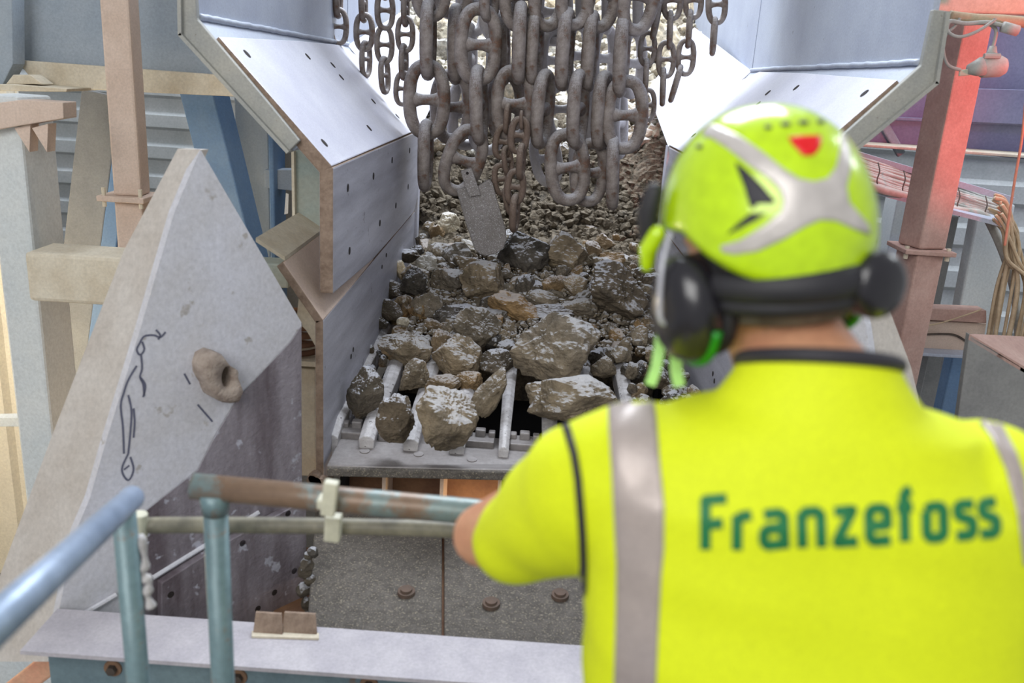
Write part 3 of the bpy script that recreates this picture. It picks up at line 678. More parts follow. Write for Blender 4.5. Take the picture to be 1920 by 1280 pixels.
BIG = [
 (1045, 652, 150, 124, m_rock, 'largest brown rock with a dusty flat top in the middle of the grizzly', 11, 0, 1.0, 8),
 (1151, 546, 108, 104, m_rockd, 'big blocky dark rock with a pale sloping top by the right chute side', 12, 8, 1.0, 8),
 (1055, 477, 84, 72, m_rock, 'rounded grey tan boulder at the top of the pile right of the hanging spade plate', 13, 12, .8, 9),
 (983, 474, 96, 84, m_rockd, 'big dark brown rock wedged directly behind the tip of the hanging plate', 14, -10, .8, 9),
 (910, 535, 90, 78, m_rock, 'broad tan rock left of the middle just below the hanging plate', 15, 25, .9, 9),
 (842, 527, 64, 48, m_rock, 'smooth rounded tan rock with a dust rim in the upper left of the pile', 16, 0, .9, 12),
 (777, 535, 48, 58, m_rockd, 'upright pointed rock with a white dusted right face near the left chute side', 17, 0, .9, 8),
 (880, 499, 62, 38, m_rock, 'flat topped rock covered in white dust above the smooth tan rock', 18, 0, .9, 9),
 (964, 577, 92, 54, m_rockb, 'wide flat orange brown rock in the centre of the pile', 19, 10, .7, 9),
 (1024, 564, 66, 32, m_rock, 'long low rock with a white upper edge right of the flat orange one', 20, 5, .8, 9),
 (1083, 578, 64, 42, m_rock, 'wedge shaped rock against the left flank of the big blocky dark rock', 21, 0, .8, 9),
 (1041, 533, 50, 38, m_rockb, 'rounded brown stone under the grey tan boulder', 22, -25, .9, 11),
 (1079, 540, 46, 46, m_rock, 'pale faced stone between the round brown stone and the blocky dark rock', 23, 0, .9, 9),
 (1035, 586, 74, 28, m_rockd, 'thin dusty slab lying behind the largest rock', 24, -6, .8, 9),
 (800, 576, 58, 52, m_rock, 'square olive rock in the left half of the pile', 25, 0, .8, 8),
 (857, 590, 80, 46, m_rockd, 'black slick rock with glossy edges left of centre', 26, -12, .8, 9),
 (897, 618, 84, 72, m_rock, 'olive rock with a striped face left of the largest rock', 27, 30, .8, 8),
 (733, 545, 52, 36, m_rockd, 'low dark slab with a white crest touching the left chute side', 28, 10, .8, 9),
 (726, 583, 56, 36, m_rockd, 'dark humped stone below the low dark slab at the left chute side', 29, 12, .8, 9),
 (760, 650, 94, 62, m_rock, 'broad flat rock with wrinkled dusty top on the left of the grizzly', 30, 8, .9, 9),
 (833, 648, 46, 60, m_rockb, 'narrow brown rock standing between the wrinkled rock and the domed rock', 31, 0, .9, 8),
 (862, 670, 88, 74, m_rock, 'domed grey brown rock left of the dusty small slab', 32, 20, .9, 11),
 (935, 682, 64, 50, m_rockd, 'small rock with a crumpled white top next to the largest rock', 33, 0, .9, 9),
 (684, 738, 66, 94, m_rockd, 'dark jagged rock tapering downward on the leftmost bars', 34, 0, .8, 9),
 (777, 708, 56, 68, m_rock, 'egg shaped rock resting against the third bar', 35, 25, .8, 11),
 (828, 724, 62, 42, m_rockb, 'half buried brown rock behind the big front rock', 36, -15, .8, 10),
 (882, 719, 50, 44, m_rockb, 'small angular brown rock behind the elongated rock', 37, 0, .8, 9),
 (921, 738, 46, 92, m_rock, 'elongated rock leaning across the bar right of the big front rock', 38, 32, .8, 12),
 (746, 786, 68, 92, m_rockd, 'kite shaped rock pointing down over the lip left of the big front rock', 39, -8, .8, 8),
 (833, 786, 108, 124, m_rock, 'big tumbling front rock tipping over the feeder lip', 40, 0, .9, 8),
 (1062, 752, 158, 96, m_rock, 'wide pale brown boulder in front of the largest rock beside the worker\'s shoulder', 41, 0, .9, 10),
 (1130, 690, 46, 48, m_rock, 'rough stone right of the largest rock', 42, 0, .9, 9),
 (1111, 470, 30, 34, m_rockb, 'small orange brown rock right of the grey tan boulder', 43, 0, .9, 9),
 (1143, 489, 56, 34, m_rockb, 'pale ochre flake above the blocky dark rock', 44, -20, .8, 9),
 (1106, 437, 38, 26, m_rockb, 'soft brown stone sliding down at the upper right of the trough', 45, 0, .9, 10),
 (1135, 458, 36, 34, m_rockb, 'brown stone at the top right corner of the trough', 46, -20, .9, 9),
 (838, 424, 38, 52, m_rockp, 'pale diamond shaped stone falling at the upper left of the trough', 47, 25, .8, 8),
 (820, 436, 30, 34, m_rockb, 'round brown stone beside the pale diamond shaped stone', 48, 0, .9, 10),
 (880, 468, 46, 28, m_rockp, 'white dusted rubble chunk left of the tip of the hanging plate', 49, 25, .8, 9),
 (765, 480, 42, 24, m_rockd, 'low dark stone at the back left corner of the pile', 50, 0, .8, 9),
 (783, 470, 26, 22, m_rockd, 'blackish stone tucked into the back left corner', 51, 0, .8, 9),
 (803, 497, 40, 34, m_rockp, 'bright dusted rock pair at the back left of the pile', 52, 10, .8, 8),
 (752, 505, 18, 34, m_rockp, 'slim upright pale stone by the left chute side', 53, -10, .8, 8),
 (766, 510, 34, 24, m_rock, 'small peaked stone with a white cap behind the pointed rock', 54, 0, .8, 8),
 (1155, 632, 28, 26, m_rockb, 'brown chip below the blocky dark rock', 55, 0, .9, 9),
 (1170, 650, 30, 34, m_rock, 'square stone near the right chute side below the blocky dark rock', 56, 0, .9, 9),
 (1185, 700, 40, 28, m_rockd, 'dusty grey stone at the right chute side low down', 57, 20, .9, 9),
 (1160, 668, 38, 34, m_rock, 'tilted stone in the rubble right of the largest rock', 58, 35, .9, 9),
 (1200, 632, 34, 34, m_rock, 'cracked brown stone against the right chute side', 59, 0, .9, 9),
 (940, 628, 36, 30, m_rock, 'pale wedge just left of the largest rock', 60, 0, .9, 9),
 (925, 602, 28, 38, m_rockb, 'brown chip leaning on the striped olive rock', 61, 30, .9, 9),
 (952, 648, 40, 22, m_rockd, 'thin white edged shard left of the largest rock', 62, -10, .9, 9),
 (980, 527, 28, 32, m_rockb, 'upright brown pebble below the dark rock behind the plate', 63, 0, .9, 9),
 (951, 507, 16, 24, m_rockb, 'small tan shard above the broad tan rock\'s right end', 64, 0, .9, 9),
 (1000, 556, 36, 22, m_rock, 'flat shard above the orange brown rock', 65, -8, .9, 9),
 (812, 612, 30, 24, m_rockb, 'ochre chip under the square olive rock', 66, 0, .9, 9),
 (757, 605, 26, 20, m_rockp, 'small pale blocky chip above the wrinkled rock', 67, 0, .9, 9),
 (715, 606, 24, 20, m_rockd, 'small dark chip with a silver face at the left edge of the grizzly', 68, 0, .9, 9),
 (690, 655, 22, 20, m_rockd, 'dark crumb beside the left chute side near the first bar', 69, 0, .9, 9),
 (675, 676, 22, 22, m_rock, 'curled stone flake above the dark jagged rock', 70, 20, .9, 9),
 (655, 706, 20, 20, m_rockd, 'small dark chip left of the dark jagged rock', 71, 0, .9, 9),
 (620, 785, 14, 22, m_rockp, 'tiny pale pebble stuck at the end of the first bar', 72, 0, .9, 9),
]
OVR = {34: .10, 39: .13, 40: .17, 38: .12, 41: .14, 11: .17, 12: .14}
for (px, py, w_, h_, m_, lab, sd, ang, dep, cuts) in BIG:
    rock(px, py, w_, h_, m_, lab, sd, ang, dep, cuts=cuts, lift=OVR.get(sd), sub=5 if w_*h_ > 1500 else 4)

# small fragments filling the trough: one mesh per kind, copied
rnd = random.Random(5)
protos = {}
for nm, mm_, n0 in (('a', m_rock, 200), ('b', m_rockd, 210), ('c', m_rockb, 220), ('p', m_rockp, 230)):
    protos[nm] = []
    for k in range(5):
        bm = rock_bm(n0+k, (1, rnd.uniform(.7, 1), rnd.uniform(.55, .85)), 3, 9, .06)
        me = bpy.data.meshes.new('rock_mesh'); bm.to_mesh(me); bm.free(); me.materials.append(mm_); protos[nm].append(me)
COLN = {'a': 'grey brown', 'b': 'dark', 'c': 'ochre brown', 'p': 'pale'}
def where3(v, a, b, names): return names[0] if v < a else names[1] if v < b else names[2]
def small(kind, c, s, label, group, rn=rnd):
    col_ = where3(c.x, XC-.22, XC+.22, ('left', 'middle', 'right')) if c.y < 5.5 else where3(c.x, XC-.35, XC+.35, ('left', 'middle', 'right'))
    row_ = where3(c.y, 4.4, 4.85, ('front', 'centre', 'back')) if c.y < 5.5 else where3(c.y, 6.3, 7.2, ('low', 'half way up', 'high up'))
    label = label.format(kind=COLN[kind], row=row_, col=col_, size='chunky' if s > .15 else 'small')
    o = bpy.data.objects.new('rock', rn.choice(protos[kind])); C.objects.link(o)
    o.location = c; o.scale = (s, s, s); o.rotation_euler = (rn.uniform(0, 6.28), rn.uniform(0, 6.28), rn.uniform(0, 6.28))
    return tag(o, label, 'rock', group)
n_small = 0
for i in range(70):
    y = rnd.uniform(3.95, 5.2); x = rnd.uniform(XWL+.08, XWR-.08)
    small(rnd.choice('aabc'), Vector((x, y, bedz(y)+rnd.uniform(-.04, .02))), rnd.uniform(.11, .2), '{size} {kind} rock packed between the big rocks in the {row} {col} of the trough', 'packed rocks in the feeder trough')
for i in range(92):
    f = rnd.random()
    y = 3.95+1.45*(f**.85)
    x = rnd.uniform(XWL+.06, XWR-.06)
    s = rnd.uniform(.045, .12)
    small(rnd.choice('aabc'), Vector((x, y, bedz(y)+rnd.uniform(-.02, .045))), s, 'small {kind} stone filling a gap at the {row} {col} of the trough pile', 'small stones in the feeder trough')
for i in range(34):      # right hand strip of small rubble beside the wall
    y = rnd.uniform(3.35, 4.3); x = rnd.uniform(XWR-.32, XWR-.04)
    small(rnd.choice('aab'), Vector((x, y, deckz(y)+rnd.uniform(.03, .12))), rnd.uniform(.05, .11), 'small {kind} stone in the strip of rubble along the right chute side', 'rubble strip along the right chute side')
for i in range(14):
    y = 3.4+i*.055; small('b', Vector((XWL+.05+rnd.uniform(-.015, .03), y, deckz(y)+.05+rnd.uniform(0, .02))), rnd.uniform(.035, .07), 'dark crumb of stone in the corner along the left chute side', 'crumbs along the left chute side')

# heap behind: a stepped, lumpy bed of loose rubble
HP = [(5.15, bedz(5.15)-.03), (5.4, .82), (5.7, 1.08), (6.1, 1.46), (6.7, 1.80), (8.2, 2.52), (10.5, 3.3)]
def heapz(y):
    if y <= 5.15: return bedz(y)-.03
    for (a, za), (b, zb) in zip(HP, HP[1:]):
        if y <= b: return za+(zb-za)*(y-a)/(b-a)
    return HP[-1][1]
bm = bmesh.new(); nx, ny = 110, 170; grid = []
for j in range(ny+1):
    y = 4.3+6.0*(j/ny)**1.3; row = []
    wx = .64 if y < 5.45 else min(1.9, .64+(y-5.45)*1.5)
    for i in range(nx+1):
        x = XC+(-1+2*i/nx)*wx
        z = heapz(y)+.05*mnoise.fractal(Vector((x*3, y*3, 1)), .8, 2, 4)+.035*abs(mnoise.cell(Vector((x*14, y*14, 3)))-.5)
        row.append(bm.verts.new((x, y, z)))
    grid.append(row)
for j in range(ny):
    for i in range(nx): bm.faces.new((grid[j][i], grid[j][i+1], grid[j+1][i+1], grid[j+1][i]))
# skirt so that it is a solid bed
lo = [[bm.verts.new((r_[i].co.x, r_[i].co.y, .2)) for r_ in (grid[0], grid[-1])] for i in (0, nx)]
edge = grid[0][::-1]+[g[0] for g in grid[1:]]+grid[-1][1:]+[g[-1] for g in grid[-2:0:-1]]
bm.faces.new((lo[0][0], lo[1][0], lo[1][1], lo[0][1]))
bm.faces.new([*grid[0]][::-1]+[lo[0][0], lo[1][0]]); bm.faces.new([*grid[-1]]+[lo[1][1], lo[0][1]])
bm.faces.new([g[0] for g in grid]+[lo[0][1], lo[0][0]]); bm.faces.new([g[-1] for g in grid][::-1]+[lo[1][0], lo[1][1]])
hp = tag(obj('rubble_bed', bm, m_gravel), 'dark bed of fine loose rubble sloping up behind the hanging chains', 'rubble', kind='stuff')
# fine gravel lying on the slope: uncountable, one object
def gravel(name, n, fy, fx, smin, smax, m_, label, seed):
    rn = random.Random(seed); bm = bmesh.new(); base = []
    for k in range(6):
        b = rock_bm(300+k+seed, (1, .85, .7), 1, 7, .08); base.append(([v.co.copy() for v in b.verts], [[v.index for v in f.verts] for f in b.faces])); b.free()
    verts, faces = [], []
    for i in range(n):
        y = fy(rn); x = fx(rn, y); z = heapz(y) if y > 5.0 else bedz(y)
        s = smin+(smax-smin)*rn.random()**2.5
        rot = Matrix.Rotation(rn.uniform(0, 6.28), 3, Vector((rn.gauss(0, 1), rn.gauss(0, 1), rn.gauss(0, 1))).normalized())
        vs2, fs2 = rn.choice(base); k0 = len(verts); c = Vector((x, y, z+s*.15+.02))
        verts += [c+rot @ (v*s) for v in vs2]; faces += [[k0+q for q in f] for f in fs2]
    me = bpy.data.meshes.new(name); me.from_pydata(verts, [], faces); me.materials.append(m_)
    o = bpy.data.objects.new(name, me); C.objects.link(o); return tag(o, label, 'gravel', kind='stuff')
gravel('gravel', 5200, lambda r_: 4.95+1.3*r_.random(), lambda r_, y: XC+r_.uniform(-1, 1)*(.6 if y < 5.35 else .62+(y-5.35)*.6), .018, .08, m_gravel, 'brown wet gravel streaming down the slope behind the chains', 3)
gravel('gravel', 3600, lambda r_: 6.0+2.6*r_.random(), lambda r_, y: XC+r_.uniform(-1, 1)*1.35, .03, .14, m_rockp, 'pale dry gravel between the rocks high on the slope', 5)
gravel('gravel', 3200, lambda r_: 4.0+1.1*r_.random(), lambda r_, y: XC+r_.uniform(-1, 1)*.6, .012, .05, m_rock, 'fine grey gravel lying between the rocks at the back of the trough', 7)
# individual rocks on the slope seen between the chains
rn = random.Random(21); placed = []
tries = 0
while len(placed) < 118 and tries < 6000:
    tries += 1
    px = rn.uniform(640, 1365); py = rn.uniform(-8, 300)
    # only inside the opening
    if py > 120 and (px < 640+(py-60)*.72+20 or px > 1330-(py-110)*.95): continue
    size = rn.choice((34, 44, 54, 66, 80)) if py < 190 else rn.choice((20, 26, 34, 40))
    if any((px-a)**2+(py-b)**2 < ((size+c)*.44)**2 for a, b, c in placed): continue
    lo_, hi_ = 5.2, 11.0
    for _ in range(40):
        m = (lo_+hi_)/2
        if PY(px, py, m).z > heapz(m)+.03: lo_ = m
        else: hi_ = m
    c = PY(px, py, lo_)
    if lo_ > 10.2: continue
    placed.append((px, py, size)); s = size*topx(c)[2]/FPX*1.12
    dark = py > 205
    small('a' if dark and rn.random() < .6 else 'p', c, s,
          ('{kind} stone low on the {col} of the slope behind the chain ends' if dark else '{size} {kind} rock {row} on the {col} of the bright slope behind chains'),
          ('stones low on the slope' if dark else 'pale rocks on the slope behind the chains'), rn)
# ------------------------------------------------------------------ chain curtain
def link_mesh(L_, d, W_=None, stud=True, seg=12, n=44, mat_=None):
    """studded anchor-chain link standing in the XZ plane, centre at origin, long axis Z"""
    W_ = W_ or .62*L_
    a, b = (W_-d)/2, (L_-d)/2; bm = bmesh.new(); rings = []
    cl = []
    for i in range(n):
        t = 2*math.pi*i/n; c, s = math.cos(t), math.sin(t)
        e = .80
        x = a*math.copysign(abs(c)**e, c); z = b*math.copysign(abs(s)**e, s)
        cl.append(Vector((x, 0, z)))
    for i in range(n):
        t = (cl[(i+1) % n]-cl[i-1]).normalized(); nx_ = Vector((t.z, 0, -t.x)); y = Vector((0, 1, 0))
        rr = d/2*(1+.04*math.cos(2*2*math.pi*i/n))
        rings.append([bm.verts.new(cl[i]+(nx_*math.cos(q)+y*math.sin(q))*rr) for q in [2*math.pi*k/seg for k in range(seg)]])
    for i in range(n):
        for k in range(seg): bm.faces.new((rings[i][k], rings[i][(k+1) % seg], rings[(i+1) % n][(k+1) % seg], rings[(i+1) % n][k]))
    if stud:
        N = 9; pr = []
        for i in range(N):
            f = -1+2*i/(N-1); x = f*(a-d*.15); fl = 1+1.1*abs(f)**2.6
            pr.append([bm.verts.new(Vector((x, math.cos(q)*d*.33*(1+.25*abs(f)**3), math.sin(q)*d*.40*fl))) for q in [2*math.pi*k/seg for k in range(seg)]])
        for i in range(N-1):
            for k in range(seg): bm.faces.new((pr[i][k], pr[i][(k+1) % seg], pr[i+1][(k+1) % seg], pr[i+1][k]))
        bm.faces.new(pr[0]); bm.faces.new(pr[-1])
    bmesh.ops.recalc_face_normals(bm, faces=bm.faces)
    for v in bm.verts:
        v.co *= 1+.006*mnoise.noise(v.co*30)
    me = bpy.data.meshes.new('chain_link'); bm.to_mesh(me); bm.free(); me.materials.append(mat_)
    for p in me.polygons: p.use_smooth = True
    return me
YCH = 4.75
ZCH = topx(PY(900, 200, YCH))[2]
Lb = 150*ZCH/FPX; Ls = 78*ZCH/FPX
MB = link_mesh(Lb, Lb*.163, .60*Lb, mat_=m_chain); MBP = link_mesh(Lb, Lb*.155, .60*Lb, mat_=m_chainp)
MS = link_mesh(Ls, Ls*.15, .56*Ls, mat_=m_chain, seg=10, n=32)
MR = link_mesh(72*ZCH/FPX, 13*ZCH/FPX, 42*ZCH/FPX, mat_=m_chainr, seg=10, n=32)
def chain(name, label, mesh, links, Y, group=None, scale=1.0):
    """links: (px, py_top, py_bottom, turn, tilt_px): turn 0 faces the viewer, 90 edge-on; tilt_px = how far the lower end is shifted sideways"""
    links = list(links)
    while links[0][1] > -300 and mesh is not MR:         # the chain runs on up to the bar it hangs from
        x_, a_, b_, tu, tl_ = links[0]; h_ = b_-a_ if b_-a_ > 40 else 70
        links.insert(0, (x_-tl_/2, a_-h_*.70, a_+h_*.30, 84 if tu < 45 else 4, 0))
    t0 = PY(links[0][0], links[0][1], Y)
    th = thing(name, label, 'chain', (t0.x, t0.y, t0.z), group)
    for i, (px, ya, yb, turn, tl) in enumerate(links):
        yy = Y+(.012 if i % 2 else 0)
        A = PY(px-tl/2, ya, yy); B = PY(px+tl/2, yb, yy)
        c = (A+B)/2; d = (A-B); Lk = d.length
        o = bpy.data.objects.new('link', mesh); C.objects.link(o); o.parent = th
        base = (max(v.co.z for v in mesh.vertices)-min(v.co.z for v in mesh.vertices))
        s = Lk/base; o.scale = (s, s, s)
        z = d.normalized(); x = Matrix.Rotation(R(turn), 3, 'Z') @ Vector((1, 0, 0)); x = (x-z*x.dot(z)).normalized(); y = z.cross(x)
        o.rotation_euler = Matrix((x, y, z)).transposed().to_euler(); o.location = c-th.location
    return th
# small side chains, left
chain('side_chain', 'outermost small chain on the left of the curtain, its last link lying on the liner', MS, [(634, -48, 36, 90, 0), (635, 13, 86, 5, 0)], 5.1)
chain('side_chain', 'second small chain from the left ending in an edge-on link over the bright liner', MS, [(684, -95, -14, 0, 0), (681, -34, 44, 88, 2), (683, 22, 98, 4, 0), (686, 74, 147, 70, 0)], 5.05)
chain('side_chain', 'third small chain from the left, its middle links turned half sideways', MS, [(722, -75, 2, 90, 0), (722, -20, 58, 28, 0), (721, 46, 121, 28, 0), (721, 104, 178, 74, 3)], 5.0)
chain('side_chain', 'fourth small chain from the left just beside the first heavy chain', MS, [(760, -72, 5, 0, 0), (760, -22, 52, 86, 0), (760, 28, 100, 0, 0), (757, 80, 152, 80, 0), (756, 132, 200, 18, -4)], 4.97)
# heavy chains
chain('heavy_chain', 'leftmost heavy studded chain with a slim edge-on link at its end', MB, [(806, -170, -30, 90, 0), (808, -95, 42, 0, 0), (803, -4, 152, 90, -2), (800, 110, 262, 0, 0), (798, 222, 360, 90, -3)], 4.72)
chain('heavy_chain', 'short dark chain hanging second from left behind the wide link', MB, [(850, -110, 38, 10, 0), (855, 5, 160, 88, -2), (848, 128, 272, 12, 0)], 4.95)
chain('heavy_chain', 'heavy chain carrying the spade shaped plate on its tilted lowest link', MB, [(900, -170, -45, 0, 0), (920, -85, 44, 70, -10), (897, 4, 162, 14, -6), (898, 120, 273, 84, 4), (869, 234, 366, 18, -46)], 4.66)
chain('heavy_chain', 'dark edge-on chain between the plate chain and the middle chain', MB, [(944, -110, 45, 10, 0), (943, 20, 162, 86, 2), (950, 132, 270, 28, 0)], 4.9)
chain('heavy_chain', 'middle heavy chain from which the thin rusty chains hang', MB, [(978, -170, -30, 90, 0), (976, -82, 62, 6, 0), (975, 0, 160, 88, -6), (964, 120, 268, 4, 0)], 4.68)
chain('heavy_chain', 'heavy chain right of the middle one ending in a bowed edge-on link', MB, [(1032, -92, 60, 32, -26), (1003, 16, 163, 80, -8), (1018, 128, 280, 72, -14)], 4.7)
chain('heavy_chain', 'heavy chain ending in the big open studded link over the dark rubble', MB, [(1082, -92, 58, 32, -26), (1060, 12, 172, 80, -12), (1084, 128, 281, 72, -8), (1064, 240, 386, 12, 10)], 4.66)
chain('heavy_chain', 'heavy chain second from the right in front of a pale dusted link', MB, [(1130, -90, 62, 32, -26), (1107, 18, 174, 80, -12), (1130, 131, 282, 70, -10), (1106, 258, 388, 24, -10)], 4.74)
chain('heavy_chain', 'rightmost heavy chain ending in a long edge-on link beside the right liner', MB, [(1200, -86, 68, 28, -30), (1166, 24, 184, 80, -10), (1172, 140, 290, 6, -8), (1149, 253, 394, 84, -2)], 4.68)
# second row behind, paler with settled dust
for lab, lk in (('pale dusted chain in the back row behind the plate chain', [(886, -60, 70, 40, 0), (880, 40, 180, 84, 0), (876, 140, 282, 30, -6)]),
                ('pale dusted chain in the back row left of the rusty thin chains', [(930, -40, 80, 20, 0), (926, 55, 190, 84, 0), (912, 160, 292, 20, 4)]),
                ('pale dusted chain in the back row just right of the middle chain', [(1036, 48, 178, 48, -4), (1008, 148, 272, 82, 4), (1024, 240, 350, 30, 20)]),
                ('pale dusted chain in the back row behind the big open link', [(1090, -70, 60, 84, 0), (1084, 36, 172, 48, -4), (1052, 146, 262, 20, 0), (1080, 236, 360, 80, 0)]),
                ('pale dusted chain in the back row second from the right', [(1138, -60, 66, 84, 0), (1132, 42, 176, 48, -6), (1112, 150, 280, 76, 0)]),
                ('pale dusted chain in the back row behind the rightmost heavy chain', [(1196, -60, 76, 84, 0), (1186, 50, 186, 48, -6), (1160, 160, 300, 70, 0)])):
    chain('back_chain', lab, MBP, lk, 5.12)
# small side chains, right
chain('side_chain', 'small chain hanging directly right of the rightmost heavy chain', MS, [(1232, -62, 14, 20, -4), (1231, -6, 76, 80, -16), (1214, 56, 126, 12, -4), (1211, 108, 181, 84, -4), (1214, 164, 229, 8, -2)], 4.98)
chain('side_chain', 'small chain second from the inner right side, its end touching the liner', MS, [(1260, -100, -20, 88, 0), (1260, -40, 40, 0, 0), (1256, 18, 94, 84, -3), (1249, 74, 148, 10, -2), (1243, 125, 200, 84, -3)], 5.0)
chain('side_chain', 'small chain whose last link tilts down-left onto the right liner', MS, [(1300, -100, -20, 88, 0), (1300, -38, 38, 0, 0), (1292, 16, 92, 84, -6), (1286, 70, 144, 6, -4), (1267, 120, 193, 84, -22)], 5.05)
chain('side_chain', 'outermost small chain on the right of the curtain', MS, [(1345, -90, -12, 88, 0), (1344, -32, 48, 0, 0), (1338, 30, 106, 84, -6)], 5.1)
# rusty thin chains hanging from the middle heavy chain
chain('rusty_chain', 'rusty thin chain in front, reaching down to the rocks', MR, [(978, 206, 244, 84, 0), (973, 217, 290, 8, -8), (977, 267, 338, 80, -4), (966, 315, 386, 6, -6), (965, 362, 436, 78, -4)], 4.56)
chain('rusty_chain', 'second rusty thin chain knotted behind the front one on its left', MR, [(951, 193, 252, 82, -4), (943, 232, 300, 14, -10), (952, 272, 330, 60, 8), (940, 304, 368, 20, 6), (953, 350, 404, 70, 12)], 4.64)
# ------------------------------------------------------------------ spade shaped hanging plate
pS = plane(PY(900, 340, 4.58), PY(950, 480, 4.60), PY(870, 360, 4.57))
def S(px, py): return PP(px, py, *pS)
hp_ = thing('hanging_plate', 'speckled grey spade shaped steel plate hanging from the tilted chain link', 'plate', S(905, 420))
blade = [(856, 357), (868, 352), (895, 350), (915, 338), (918, 336), (924, 344), (949, 432), (950, 450), (944, 466), (930, 476), (912, 480), (900, 477), (890, 468), (874, 420), (862, 378)]
npl = pS[1] if pS[1].y < 0 else -pS[1]
obj('blade', newprism([S(*p) for p in blade], -npl*.03), m_shovel, hp_, bevel=.006)
obj('lug', newprism([S(*p)+npl*.012 for p in [(864, 321), (884, 314), (897, 352), (902, 365), (880, 369), (872, 350)]], -npl*.04), m_shovel, hp_, bevel=.004)
bm = bmesh.new(); disc_on(bm, S(876, 324)+npl*.013, npl, .008, .002, 10); obj('lug_hole', bm, m_hole, hp_)

# bar above the frame that carries the curtain
zb_ = PY(980, -335, 4.8).z
bm = bmesh.new(); box(bm, (XC, 4.88, zb_), (3.0, .5, .08)); tag(obj('chain_beam', bm, m_frame, bevel=.01), 'steel cross beam above the opening that carries the chain curtain', 'beam')
# ------------------------------------------------------------------ steelwork on the left
def quadslab(px4, Y, thick, m, name, parent=None, bevel=.004):
    return obj(name, newprism([PY(x, y, Y) for x, y in px4], (0, thick, 0)), m, parent, bevel=bevel)
def post(name, pa, pb, w_, d_, Y, m, label, cat='column', group=None, yawd=0, parent=None, ya=None, yb=None):
    A = PY(*pa, ya or Y); B = PY(*pb, yb or Y); bm = bmesh.new()
    member(bm, A, B, w_, d_, Vector((math.cos(R(yawd)), math.sin(R(yawd)), 0)))
    o = obj(name, bm, m, parent, bevel=.008)
    if parent is None: tag(o, label, cat, group)
    return o
def vert(px, py, Y, z0, z1):
    p = PY(px, py, Y); return Vector((p.x, p.y, z0)), Vector((p.x, p.y, z1))
def column(name, px, py, Y, w_, d_, z0, z1, m, label, yawd=0, parent=None, cat='column'):
    A, B = vert(px, py, Y, z0, z1); bm = bmesh.new(); member(bm, A, B, w_, d_, Vector((math.cos(R(yawd)), math.sin(R(yawd)), 0)))
    o = obj(name, bm, m, parent, bevel=.008)
    if parent is None: tag(o, label, cat)
    return o
# orange tan box column with bolted splice
c = PY(236, 180, 3.75)
zs = PY(236, 368, 3.75).z
oc = thing('steel_column', 'tan dusty box column with a bolted splice plate behind the pointed cheek', 'column', (c.x, 3.75, -1.8))
for nm, z0, z1 in (('upper_shaft', zs+.012, 3.6), ('lower_shaft', -1.8, zs-.012)):
    bm = bmesh.new(); member(bm, (c.x, 3.75, z0), (c.x, 3.75, z1), .115, .12, Vector((1, .08, 0))); obj(nm, bm, m_tan, oc, bevel=.01)
bm = bmesh.new(); box(bm, (c.x-.01, 3.75, zs), (.2, .2, .024)); sp_ = obj('splice_plate', bm, m_tan, oc, bevel=.004)
for dx in (-.085, .07):
    bm = bmesh.new(); tube(bm, [(c.x+dx, 3.67, zs-.035), (c.x+dx, 3.67, zs+.045)], .009, 8); obj('splice_bolt', bm, m_cream, oc)
# white column at far left with angle bracket
wc = thing('steel_column', 'wide pale column at the far left with a tan angle bracket on top', 'column', PY(85, 600, 3.45))
A, B = vert(70, 560, 3.45, -1.8, PY(70, 180, 3.45).z); bm = bmesh.new(); member(bm, A, B, .155, .2, Vector((1, -.12, 0))); obj('shaft', bm, m_white, wc, bevel=.012)
obj('bracket_angle', newprism([PY(x, y, 3.3) for x, y in ((-60, 200), (40, 187), (118, 192), (119, 222), (-60, 252))], (0, .1, 0)), m_tan, wc, bevel=.003)
for x0 in (27, 60):
    obj('gusset', newprism([PY(x, y, 3.32) for x, y in ((x0, 240), (x0+30, 232), (x0+28, 285))], (0, .06, 0)), m_tan, wc)
# big girder along the top left
gd = thing('steel_girder', 'deep blue grey girder across the top left with a dusty lower ledge', 'girder', PY(200, 175, 4.3))
quadslab([(25, -90), (480, -60), (470, 175), (25, 128)], 4.3, .03, m_bluegrey, 'web', gd)
quadslab([(30, 112), (440, 142), (460, 182), (100, 165), (60, 150)], 4.22, .03, m_cream, 'lower_lip', gd)
quadslab([(-60, -60), (22, -60), (24, 120), (4, 160), (-60, 160)], 4.1, .1, m_bluegrey, 'end_stiffener', gd)
quadslab([(-60, 158), (20, 158), (126, 166), (124, 172), (-60, 170)], 4.0, .3, m_cream, 'bearing_plate', gd)
quadslab([(10, 158), (24, 140), (56, 140), (80, 158)], 4.05, .1, m_cream, 'seat_block', gd)
# stub beam between white column and cheek
sb_ = thing('stub_beam', 'short cream square beam joined to the far left column', 'beam', PY(150, 500, 3.3))
a, b = PY(76, 508, 3.3), PY(300, 522, 3.3)
bm = bmesh.new(); member(bm, a, b, .2, .19, Vector((0, 1, 0))); obj('box_section', bm, m_cream, sb_, bevel=.015)
a, b = PY(470, 508, 3.5), PY(548, 512, 3.5)
bm = bmesh.new(); member(bm, a, b, .12, .1, Vector((0, 1, 0))); tag(obj('stub_beam', bm, m_teal, bevel=.008), 'short grey green beam end right of the pointed cheek tip', 'beam')
